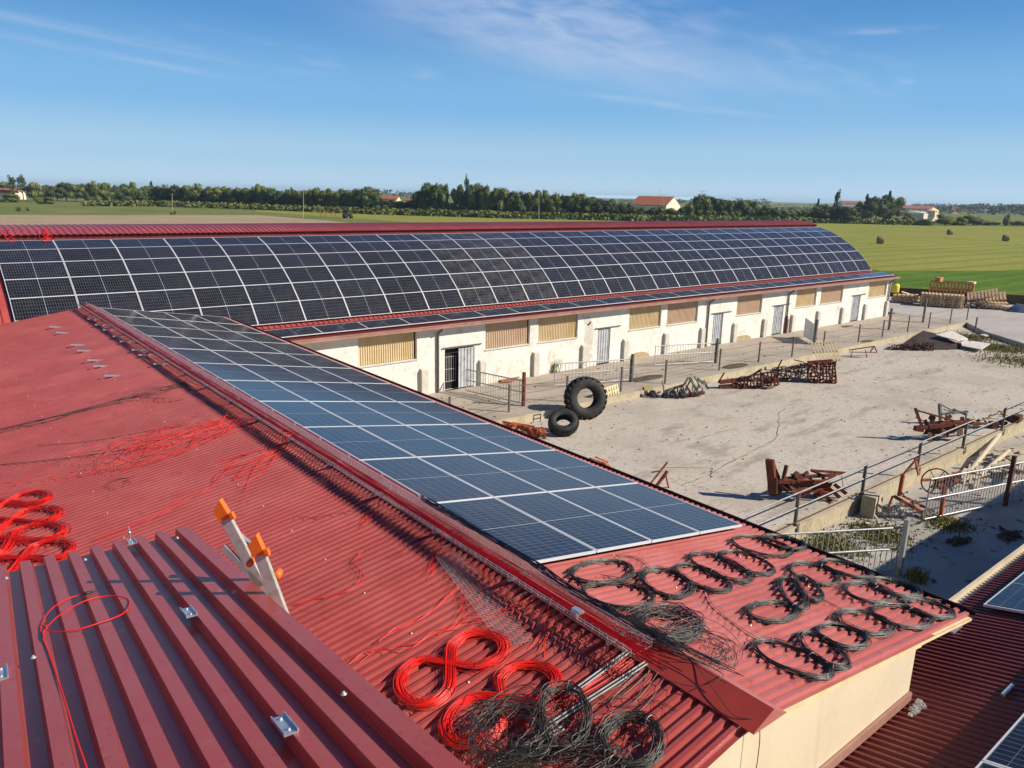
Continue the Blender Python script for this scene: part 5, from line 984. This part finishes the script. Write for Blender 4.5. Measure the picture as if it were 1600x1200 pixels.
# cracks in the yard: thin sunk lines of dirt
cr = [[(1228, 637), (1215, 648), (1217, 665), (1212, 685), (1185, 700), (1150, 718), (1100, 745)], [(1100, 745), (1065, 757)], [(1020, 730), (1112, 731), (1110, 746)]]
b = MB()
for ln in cr:
    ps = [G(x+0, y, -.296) for x, y in ln]
    for i in range(len(ps)-1):
        q0 = ps[i]
        for s in range(5):
            q1 = ps[i].lerp(ps[i+1], (s+1)/5)+Vector((R_.uniform(-.06, .06), R_.uniform(-.06, .06), 0)); d = (q1-q0).normalized(); s_ = Vector((-d.y, d.x, 0))*R_.uniform(.008, .02); b.quad(q0-s_, q0+s_, q1+s_, q1-s_); q0 = q1
tag(b.build('yard_crack', MT['mud']), kind='structure')

b = MB(); rr = random.Random(99)
for k in range(520):
    f = rr.random(); x, y = rr.uniform(9, 62), rr.uniform(11, 23.5) if f < .6 else rr.choice((rr.gauss(11.3, .4), rr.gauss(23.2, .3))); d = rr.uniform(.015, .07)
    b.box((x, y, -.3+d*.2), (d, d*rr.uniform(.3, 1), d*.5), Matrix.Rotation(rr.uniform(0, 3), 3, 'Z'))
for k in range(160):
    x, y = rr.uniform(11, 64), rr.uniform(24, 28.8); d = rr.uniform(.02, .09); b.box((x, y, d*.2), (d, d*.5, d*.5), Matrix.Rotation(rr.uniform(0, 3), 3, 'Z'))
for k in range(260):
    x, y = rr.uniform(11, 34), rr.uniform(7.5, 10.3); d = rr.uniform(.02, .09); b.box((x, y, -.5+d*.2), (d, d*.6, d*.5), Matrix.Rotation(rr.uniform(0, 3), 3, 'Z'))
tag(b.build('gravel_bits', MT['mud']), 'scattered dirt crumbs and small stones on the yard', 'debris', kind='stuff')

# ================================================================== FIELD: hay bales, tractor, poles
def bale(label, x, y, ang):
    c_ = G(x, y, FZ); t = thing('hay_bale', label, 'hay bale', c_, 'round hay bales on the mown meadow'); rot = Vector((math.cos(ang), math.sin(ang), 0)).to_track_quat('Z', 'Y').to_matrix()
    MB().lathe([(0, -.65), (.4, -.67), (.72, -.63), (.78, -.5), (.8, 0), (.78, .5), (.72, .63), (.4, .67), (0, .65)], c_+Vector((0, 0, .78)), 24, rot).build('bale', MT['hay'], t)
bale('round hay bale on the meadow nearest the barn end', 1375, 381, -.9); bale('farthest round hay bale, between the other two', 1484, 367, -.6); bale('round hay bale near the right border', 1571, 377, -.9); bale('tiny distant pale bale below the dark tree clump', 1363, 350, -.6)
tc_ = G(543, 341, FZ); t = thing('tractor', 'small dark tractor working the meadow', 'tractor', tc_); s_ = CR.copy(); s_.z = 0; s_.normalize(); up_ = Vector((0, 0, 1)); fw = Vector((F.x, F.y, 0)).normalized(); Rt = Matrix((s_, fw, up_)).transposed()
MB().box(tc_+up_*1.0+s_*.2, (2.6, 1.0, .8), Rt).build('bonnet', MT['leafd'], t)
bb = MB(); bb.box(tc_+up_*1.95-s_*.5, (1.3, 1.4, 1.2), Rt); bb.box(tc_+up_*2.6-s_*.5, (1.5, 1.6, .12), Rt); bb.build('cab', MT['dgut'], t)
for dx, r_ in ((-.7, .75), (1.2, .5)):
    for dy in (-.75, .75): bb = MB(); bb.lathe([(.1, -.2), (r_, -.2), (r_, .2), (.1, .2)], tc_+s_*dx+fw*dy+up_*r_, 18, fw.to_track_quat('Z', 'Y').to_matrix()); bb.build('wheel', MT['rubber'], t)
c_ = G(513, 340, FZ); t = thing('hay_tedder', 'spidery hay rake parked left of the tractor', 'hay rake', c_); bb = MB()
bb.beam(c_+up_*2.2-s_*2.2, c_+up_*2.0+s_*2.4, .18); [bb.beam(c_+up_*2.1+s_*d, c_+s_*(d*1.3), .12) for d in (-2, -.8, .8, 2)]; bb.build('frame', MT['rust2'], t); bb = MB(); bb.beam(c_+s_*4.5+up_*1.2, c_+s_*7+up_*1.2, .12); bb.beam(c_+s_*5+up_*1.4, c_+s_*5.2, .1); bb.build('drawbar', MT['rustd'], t)
for k, (x, yb, yt, l, cross) in enumerate(((474, 340, 297, 'slim pole at the ploughed field corner, left of the tractor', 0), (842, 344, 300, 'slim pole in front of the hedge left of the red-roofed farmhouse', 0), (1036, 343, 303, 'pole standing before the red-roofed farmhouse', 0), (1098, 342, 297, 'pole with crossbars right of the red-roofed farmhouse', 1), (269, 329, 302, 'thin post above the ploughed field at the left', 0), (667, 335, 310, 'pole before the tall tree group', 0), (1031, 335, 294, 'taller thin mast behind the red roof', 0))):
    c_ = G(x, yb, FZ); tp = up(x, yt, c_); t = thing('utility_pole', l, 'pole', c_, 'poles in the fields'); MB().tube([c_, tp], [.09, .06], 8).build('shaft', MT['woodw'], t)
    bb = MB(); bb.beam(tp-s_*.8-up_*.3, tp+s_*.8-up_*.3, .1) if not cross else [bb.beam(tp-s_*1.4-up_*z, tp+s_*1.4-up_*z, .14) for z in (.5, 1.5)]; bb.build('crossarm', MT['woodw'], t)
bb = MB(); c_ = G(270, 334, FZ)

# ================================================================== TREES
def crown_mesh(seed, n, kind):
    rr = random.Random(seed); b = MB(); cl = []
    for k in range({'round': 16, 'tall': 15, 'bush': 12, 'cone': 12, 'sparse': 16}[kind]):
        if kind == 'round': a = rr.uniform(0, 6.28); z = rr.uniform(.28, .84); r = .36*math.sqrt(max(.05, 1-((z-.55)/.45)**2))*rr.uniform(.3, 1); cl.append((Vector((r*math.cos(a), r*math.sin(a), z)), rr.uniform(.13, .22)))
        elif kind == 'tall': a = rr.uniform(0, 6.28); z = rr.uniform(.15, .9); r = .17*rr.uniform(.2, 1)*(1.15-z); cl.append((Vector((r*math.cos(a), r*math.sin(a), z)), rr.uniform(.08, .15)))
        elif kind == 'bush': a = rr.uniform(0, 6.28); z = rr.uniform(.15, .72); r = .5*rr.uniform(.2, 1)*(1.1-z*.7); cl.append((Vector((r*math.cos(a), r*math.sin(a), z)), rr.uniform(.18, .28)))
        elif kind == 'cone': z = .12+.8*k/12; a = rr.uniform(0, 6.28); r = .2*(1-z)*rr.uniform(.2, 1); cl.append((Vector((r*math.cos(a), r*math.sin(a), z)), .22*(1.05-z)+.02))
        else: a = rr.uniform(0, 6.28); z = rr.uniform(.3, .95); r = .3*rr.uniform(.2, 1)*(1.25-z); cl.append((Vector((r*math.cos(a), r*math.sin(a), z)), rr.uniform(.05, .11)))
    for k in range(n):
        c, r = rr.choice(cl); d = Vector((rr.gauss(0, 1), rr.gauss(0, 1), rr.gauss(0, 1))).normalized(); p = c+d*r*rr.uniform(.72, 1.02); p.z = max(.01, p.z)
        nrm = (d+Vector((rr.gauss(0, .5), rr.gauss(0, .5), rr.gauss(0, .5)))).normalized(); u = nrm.orthogonal().normalized(); v = nrm.cross(u); s = rr.uniform(.018, .038); a = rr.uniform(0, 3.14); u2 = u*math.cos(a)+v*math.sin(a); v2 = nrm.cross(u2)
        b.quad(p-u2*s, p-v2*s*.6, p+u2*s, p+v2*s*.7)
    for c, r in cl:        # limbs' inner leaf mass
        if kind == 'sparse': continue
        vs = []; m = 6
        for i in range(1, 4):
            for j in range(m): th = math.pi*i/4; ph = 2*math.pi*j/m; q = Vector((math.sin(th)*math.cos(ph), math.sin(th)*math.sin(ph), math.cos(th)))*r*.74*rr.uniform(.8, 1.1); vs.append(c+q)
        vs += [c+Vector((0, 0, r*.74)), c-Vector((0, 0, r*.74))]
        for q in vs: q.z = max(.005, q.z)
        b.add(vs, [(i*m+j, i*m+(j+1) % m, (i+1)*m+(j+1) % m, (i+1)*m+j) for i in range(2) for j in range(m)]+[(3*m, (j+1) % m, j) for j in range(m)]+[(3*m+1, 2*m+j, 2*m+(j+1) % m) for j in range(m)])
    return b
def trunk_mesh(seed, kind):
    rr = random.Random(seed); b = MB(); b.tube([(0, 0, 0), (.01, 0, .2), (0, .01, .5), (.01, .01, .8)], [.028, .022, .015, .006], 7)
    for k in range(6 if kind != 'sparse' else 12): a = rr.uniform(0, 6.28); z = rr.uniform(.22, .6); b.tube([(0, 0, z), (.12*math.cos(a), .12*math.sin(a), z+.12), (.24*math.cos(a), .24*math.sin(a), z+.28)], [.012, .008, .003], 5)
    return b
TPL = {}
for kind, ns, mt in (('round', 3, 'leaf'), ('tall', 2, 'leaf'), ('bush', 3, 'leaf'), ('cone', 1, 'leafd'), ('sparse', 1, 'leafd'), ('dark', 2, 'leafd'), ('yellow', 1, 'leafy')):
    TPL[kind] = []
    for s in range(ns):
        k2 = {'dark': 'round', 'yellow': 'round'}.get(kind, kind)
        TPL[kind].append([crown_mesh(s*17+len(kind), 2200 if kind != 'sparse' else 900, k2), trunk_mesh(s+3, kind), mt, None])
def tree(kind, base, h, w, label, group, name='tree', cat='tree'):
    tp = TPL[kind][R_.randrange(len(TPL[kind]))]
    if tp[3] is None: t = thing(name, label, cat, (0, 0, 0), group); tp[0].build('crown', MT[tp[2]], t); tp[1].build('trunk', MT['bark'], t); tp[3] = t
    else: t = copy_tree(tp[3]); t.name = name; tag(t, label, cat, group)
    if group is None and 'group' in t: del t['group']
    t.matrix_world = Matrix.Translation(base) @ Matrix.Rotation(R_.uniform(0, 6.28), 4, 'Z') @ Matrix.Diagonal((w, w, h, 1)); return t
def lerp_t(tb, x):
    for (x0, y0), (x1, y1) in zip(tb, tb[1:]):
        if x0 <= x <= x1: return y0+(y1-y0)*(x-x0)/(x1-x0)
    return tb[0][1] if x < tb[0][0] else tb[-1][1]
def px_tree(kind, x, yb, yt, wpx, label, group, name='tree', cat='tree', back=0):
    base = G(x, yb, FZ)
    if back: base = base*(1+back/base.length); base.z = FZ
    top = up(x, yt, base); h = max(1.5, top.z-FZ)*(1.08 if kind in ('round', 'dark', 'tall') else 1.12); d = Vector((base.x, base.y, 0)).length
    return tree(kind, base, h, wpx*d/1180*1.12, label, group, name, cat)
basel = [(150, 321), (240, 321), (300, 323), (400, 326), (470, 329), (520, 331), (600, 334), (700, 337), (800, 340), (900, 342), (1035, 345), (1200, 346.5), (1330, 348), (1400, 350)]
topl = [(150, 296), (200, 292), (240, 293), (262, 291), (290, 288), (330, 292), (360, 296), (385, 294), (405, 290), (425, 296), (440, 297), (470, 298), (500, 297), (530, 295), (560, 297), (600, 312), (640, 313), (655, 300), (668, 287), (690, 286), (705, 291), (740, 288), (765, 293), (790, 299), (820, 300), (845, 301), (870, 303), (900, 303), (930, 308), (960, 312), (985, 322), (1060, 326), (1080, 318), (1100, 308), (1120, 310), (1135, 314), (1160, 312), (1180, 316), (1210, 328), (1250, 328), (1280, 322), (1310, 325), (1330, 328)]
x = 166; k = 1; gh = 'trees of the long hedgerow across the fields'
rng = random.Random(55)
while x < 1330:
    kd = rng.choice(['round', 'round', 'dark', 'round', 'tall', 'dark'])
    yb, yt = lerp_t(basel, x), lerp_t(topl, x)+rng.uniform(-2.5, 3.5)
    px_tree(kd, x, yb, min(yt, yb-9), rng.uniform(24, 34) if kd != 'tall' else 30, 'leafy tree in the long hedgerow across the fields, %s from its left end' % ordw(k), gh); x += rng.uniform(9, 14); k += 1
sp = [('sparse', 22, 312, 277, 22, 'tall thin half-bare tree behind the white house', None), ('round', 8, 309, 286, 30, 'rounded tree behind the left end of the white house', 0), ('sparse', 37, 313, 276, 22, 'tallest bare-topped tree right of the white house', 0), ('round', 55, 315, 287, 26, 'greyish round tree right of the white house', 0), ('dark', 76, 314, 288, 26, 'dark round tree left of the pale tower', 0), ('dark', 90, 314, 291, 22, 'low dark tree just left of the pale tower', 0), ('dark', 104, 314, 285, 24, 'dark flat-topped tree right of the pale tower', 0), ('round', 120, 315, 290, 22, 'tree between the two dark flat-topped trees', 0), ('dark', 133, 315, 287, 26, 'wide dark tree left of the pale green tree', 0), ('round', 150, 316, 284, 18, 'pale green slender tree before the big field bush', 0), ('round', 168, 317, 286, 22, 'round-topped tree behind the big field bush', 0), ('dark', 187, 318, 287, 22, 'dark tree behind the big field bush at its right', 0), ('round', 205, 318, 286, 22, 'tree left of the small pointed conifer', 0), ('cone', 239, 320, 284, 16, 'small dark pointed conifer in the hedgerow at the left', 0), ('yellow', 345, 323, 293, 30, 'bright yellow-green tree in the hedgerow', 0), ('tall', 405, 324, 287, 26, 'taller tree near the left middle of the hedgerow', 0), ('cone', 457, 327, 293, 14, 'small dark conifer rising from the middle of the hedgerow', 0), ('dark', 581, 333, 292, 40, 'big round dark tree left of the orange house', 0),
      ('tall', 668, 333, 284, 34, 'high tree at the left of the tall group', 0), ('tall', 688, 334, 286, 34, 'broad tree in the tall group', 0), ('sparse', 729, 336, 278, 18, 'tall thin poplar topping the tall group', 0), ('round', 748, 337, 290, 34, 'round tree right of the poplar', 0), ('dark', 1098, 345, 304, 36, 'dome-shaped tree right of the red-roofed farmhouse', 0), ('cone', 1210+65, 347, 311, 16, 'dark conifer left of the dense tree clump', 0), ('sparse', 1304, 348, 300, 20, 'thin spiky cedar left of the dense tree clump', 0), ('dark', 1318, 349, 322, 40, 'low dark tree under the spiky cedar', 0), ('dark', 1348, 347, 312, 34, 'left dark tree of the dense clump', 0), ('cone', 1350, 346, 304, 18, 'pointed tree rising from the dense clump', 0), ('dark', 1368, 347, 306, 36, 'middle dark tree of the dense clump', 0), ('cone', 1385, 347, 299, 22, 'highest pointed conifer of the dense clump', 0), ('round', 1390, 347, 306, 36, 'right sunlit tree of the dense clump', 0), ('dark', 1285, 348, 325, 30, 'dark bush-like tree left of the spiky cedar', 0)]
for (kd, x, yb, yt, w, l, g_) in sp: px_tree(kd, x, yb, yt, w, l, None)
bu = [(5, 316, 301, 34, 'large bush before the white house at the left border'), (69, 319, 306, 22, 'lone round bush in the rough grass right of the white house'), (145, 315, 298, 26, 'light green round bush left of the big field bush'), (184, 319, 293, 44, 'big spreading bush in the rough field'), (210, 318, 306, 24, 'round bush right of the big spreading bush'), (233, 317, 306, 20, 'smaller round bush at the right end of the field bushes'), (271, 336, 329, 9, 'tiny dark bush by the thin post'), (45, 330, 326, 6, 'tiny shrub in the green field at the left'), (29, 330, 326, 6, 'tiny shrub left of the other tiny shrub'),
      (1420, 350, 331, 20, 'dark bush left of the white barn'), (1438, 352, 341, 30, 'low bush before the white barn'), (1476, 352, 334, 28, 'dark bush right of the white barn'), (1492, 352, 337, 24, 'second dark bush right of the white barn'), (1520, 352, 336, 32, 'biggest low bush right of the white barn'), (1545, 352, 344, 26, 'low green bush toward the right border'), (1572, 353, 333, 8, 'small lone bush near the right border'), (1410, 348, 338, 22, 'bushes at the foot of the dense clump'), (1590, 353, 345, 26, 'low bush at the right border')]
for (x, yb, yt, w, l) in bu: px_tree('bush', x, yb, yt, w, l, 'bushes in the fields', 'bush', 'bush')
# undergrowth that closes the hedge foot
b = MB(); rr = random.Random(4)
x = 150.
while x < 1420:
    base = G(x, lerp_t(basel, x)+1.0, FZ); d = base.length
    for q in range(9):
        p = base+Vector((rr.gauss(0, 2.0), rr.gauss(0, 2.0), 0)); hh = rr.uniform(.7, 2.4)*(1 if x < 1200 else .8)
        for s in range(8):
            c = p+Vector((rr.gauss(0, 1.0), rr.gauss(0, 1.0), rr.uniform(.1, hh))); n = Vector((rr.gauss(0, 1), rr.gauss(0, 1), rr.gauss(0, 1))).normalized(); u = n.orthogonal().normalized()*rr.uniform(.3, .75); v = n.cross(u); b.quad(c-u, c-v, c+u, c+v)
    x += 1.6
tag(b.build('undergrowth', MT['leaf']), 'dense undergrowth along the foot of the long hedgerow', 'undergrowth', kind='stuff')
# far woods
b = MB()
def far(x0, x1, yb, yt, dist, n):
    for k in range(n):
        x = rr.uniform(x0, x1); r = ray(x, 318); r.z = 0; r.normalize(); p = r*dist*rr.uniform(.9, 1.15); p.z = FZ; h = (up(x, yt+rr.uniform(0, 3), p).z-FZ)*rr.uniform(.7, 1.1); sp_ = h*.5
        for s in range(26): c = p+Vector((rr.gauss(0, sp_*.7), rr.gauss(0, sp_*.7), h*rr.uniform(.05, 1)**.8)); n_ = Vector((rr.gauss(0, 1), rr.gauss(0, 1), rr.gauss(0, 1))).normalized(); u = n_.orthogonal().normalized()*h*.13; v = n_.cross(u); b.quad(c-u, c-v, c+u, c+v)
far(1130, 1640, 330, 318, 1500, 330); far(1400, 1650, 335, 322, 900, 110); far(-60, 700, 310, 297, 1100, 260); far(700, 1200, 320, 310, 1300, 220); far(1200, 1330, 335, 322, 700, 60)
tag(b.build('far_woods', MT['leafd']), 'distant dark wooded line along the horizon', 'woods', kind='stuff')

# ================================================================== FAR HOUSES
def house(name, label, x0, x1, yb, ye, yr, depth, wall='wallW', roofm='roofT', win=0, gable=None, cat='house', ang=None, chim=False):
    base = G((x0+x1)/2, yb, FZ); a = up(x0, yb, base); c = up(x1, yb, base); a.z = c.z = FZ; s = (c-a); L = s.length; s.normalize(); bk = Vector((-s.y, s.x, 0)); ez = up((x0+x1)/2, ye, base).z; rz = up((x0+x1)/2, yr, base).z; D_ = depth
    t = thing(name, label, cat, a); bb = MB()
    if gable != 'side':
        P_ = [a, c, c+bk*D_, a+bk*D_]
        for i in range(4): q, w = P_[i], P_[(i+1) % 4]; bb.quad(q, w, (w.x, w.y, ez), (q.x, q.y, ez))
        for e in (a, c): q = e+bk*D_; m_ = (e+q)/2; bb.add([(e.x, e.y, ez), (q.x, q.y, ez), (m_.x, m_.y, rz-.15)], [(0, 1, 2)])
        bb.build('wall', MT[wall], t); bb = MB(); o = .4
        r0 = a+bk*D_/2-s*o; r1 = c+bk*D_/2+s*o; r0.z = r1.z = rz
        for sg in (-1, 1):
            e0 = (a if sg < 0 else a+bk*D_)-s*o+bk*sg*o; e1 = (c if sg < 0 else c+bk*D_)+s*o+bk*sg*o; e0.z = e1.z = ez-.1; bb.prism([e0, e1, r1, r0], (0, 0, .18))
        rf = bb.build('roof', MT[roofm], t)
        if chim: bb = MB(); bb.box(r0.lerp(r1, .3)+Vector((0, 0, .4)), (.7, .7, 1.4)); bb.build('chimney', MT[wall], rf)
    for k in range(win):
        p = a.lerp(c, (k+.5)/win); bb = MB(); Rw = Matrix((s, bk, Vector((0, 0, 1)))).transposed()
        for zf in ((.35, .75) if ez-FZ > 4.5 else (.5,)):
            q = p-bk*.03; q.z = FZ+(ez-FZ)*zf; bb.box(q, (L/win*.35, .08, (ez-FZ)*.2), Rw)
        bb.build('window', MT['dgut'], t)
    return t
house('white_house', 'white two-storey house with red roof at the far left border', -22, 25, 311.5, 301, 294, 9, 'wallW', 'roofT', 6, chim=True)
house('pale_tower_house', 'small pale house with a tower-like gable among dark trees at the left', 94, 101, 306, 296, 292, 6, 'wallW', 'roofT', 1); house('white_shed', 'tiny white shed among trees at the left', 83, 88, 308, 303, 301, 4, 'wallW', 'white', 0)
house('orange_house', 'orange-roofed house half hidden in the middle of the hedgerow', 592, 620, 322, 311, 306, 16, 'wallY', 'rust2' if 0 else 'roofT', 3); house('small_orange_house', 'small orange roof right of the orange-roofed house', 632, 650, 320, 313, 310, 9, 'wallY', 'roofT', 2)
house('pale_roof_house', 'tiny distant house with a terracotta roof left of the hedgerow tall tree', 363, 382, 306, 301, 298, 10, 'wallY', 'roofT', 2)
# red roofed farmhouse with pale gable facing right
t0 = G(1010, 338, FZ); t = thing('red_roofed_farmhouse', 'large farmhouse with long terracotta roof and white gable end above the hedge', 'farmhouse', t0)
a, c, e = up(984, 336, t0), up(1040, 336, t0, -4), up(1062, 336, t0, 6)
for q in (a, c, e): q.z = FZ
ez, rz = up(1040, 322, t0, -4).z, up(1052, 308.5, t0, 1).z
dpt = e-c; d_ = a+dpt; bb = MB()
for q, w in ((a, c), (c, e), (e, d_), (d_, a)): bb.quad(q, w, (w.x, w.y, ez), (q.x, q.y, ez))
m1, m2 = (c+e)/2, (a+d_)/2; bb.add([(c.x, c.y, ez), (e.x, e.y, ez), (m1.x, m1.y, rz)], [(0, 1, 2)]); bb.add([(a.x, a.y, ez), (d_.x, d_.y, ez), (m2.x, m2.y, rz)], [(0, 1, 2)]); bb.build('wall', MT['wallW'], t)
bb = MB(); M1, M2 = Vector((m1.x, m1.y, rz+.1)), Vector((m2.x, m2.y, rz+.1)); bb.prism([Vector((a.x, a.y, ez)), Vector((c.x, c.y, ez)), M1, M2], (0, 0, .3)); bb.prism([Vector((e.x, e.y, ez)), Vector((d_.x, d_.y, ez)), M2, M1], (0, 0, .3)); bb.build('roof', MT['roofT'], t)
house('low_annex', 'low terracotta roofed annex right of the farmhouse gable', 1040, 1064, 337, 329, 324, 8, 'wallW', 'roofT', 2, cat='building'); house('grey_annex', 'low grey-roofed shed right of the farmhouse annex', 1064, 1084, 336, 330, 325, 8, 'wallW', 'galv', 0, cat='shed')
# white barn at right
t0 = G(1445, 346, FZ); t = thing('white_barn', 'low white barn with a yellowish raised block at its roof, right background', 'barn', t0)
bb = MB(); a, c = up(1442, 346, t0), up(1478, 341, t0, 10); l_ = up(1415, 345, t0, 14)
for q in (a, c, l_): q.z = FZ
ez = up(1442, 334, t0).z
for q, w in ((l_, a), (a, c)): bb.quad(q, w, (w.x, w.y, ez-1.0 if w is c else ez), (q.x, q.y, ez))
bb.build('wall', MT['wallW'], t); bb = MB(); bk_ = l_-a; top_ = up(1468, 329, t0, 5); bb.prism([Vector((a.x, a.y, ez)), Vector((c.x, c.y, ez-1)), Vector((c.x+bk_.x, c.y+bk_.y, ez+.3)), Vector((l_.x, l_.y, ez+1.2))], (0, 0, .25)); bb.build('roof', MT['white'], t)
q = up(1457, 334, t0, 4); MB().box(q, (4, 4, 3)).build('raised_block', MT['wallY'], t); bb = MB(); bb.lathe([(3.2, 0), (0, 1.6)], q+Vector((0, 0, 1.5)), 4); bb.build('block_roof', MT['wallY'], t)
house('distant_long_house', 'long distant reddish-roofed farm left of the white barn', 1412, 1462, 333, 326, 322, 14, 'butt', 'roofT', 5, cat='farm'); house('distant_white_house', 'small distant white house right of the white barn', 1486, 1498, 334, 328, 323.5, 9, 'wallW', 'roofT', 2); house('distant_greenhouse', 'low grey distant sheds toward the right border', 1535, 1566, 334, 330, 327.5, 14, 'butt', 'galv', 0, cat='shed')
house('distant_brown_roof', 'low brown roof behind the spiky cedar', 1315, 1345, 326, 318, 314, 14, 'butt', 'roofT', 0)

# ================================================================== AIR
hm = bpy.data.materials.new('haze_air'); hm.use_nodes = True; ht = hm.node_tree; ht.nodes.clear(); pvn = ht.nodes.new('ShaderNodeVolumePrincipled'); on = ht.nodes.new('ShaderNodeOutputMaterial'); ht.links.new(pvn.outputs[0], on.inputs['Volume'])
pvn.inputs['Color'].default_value = (.62, .82, 1, 1); pvn.inputs['Density'].default_value = .00015; pvn.inputs['Anisotropy'].default_value = .2
hz = MB().bb((-5050, -5050, -2), (5050, 5050, 24)).build('haze', hm); tag(hz, kind='stuff')
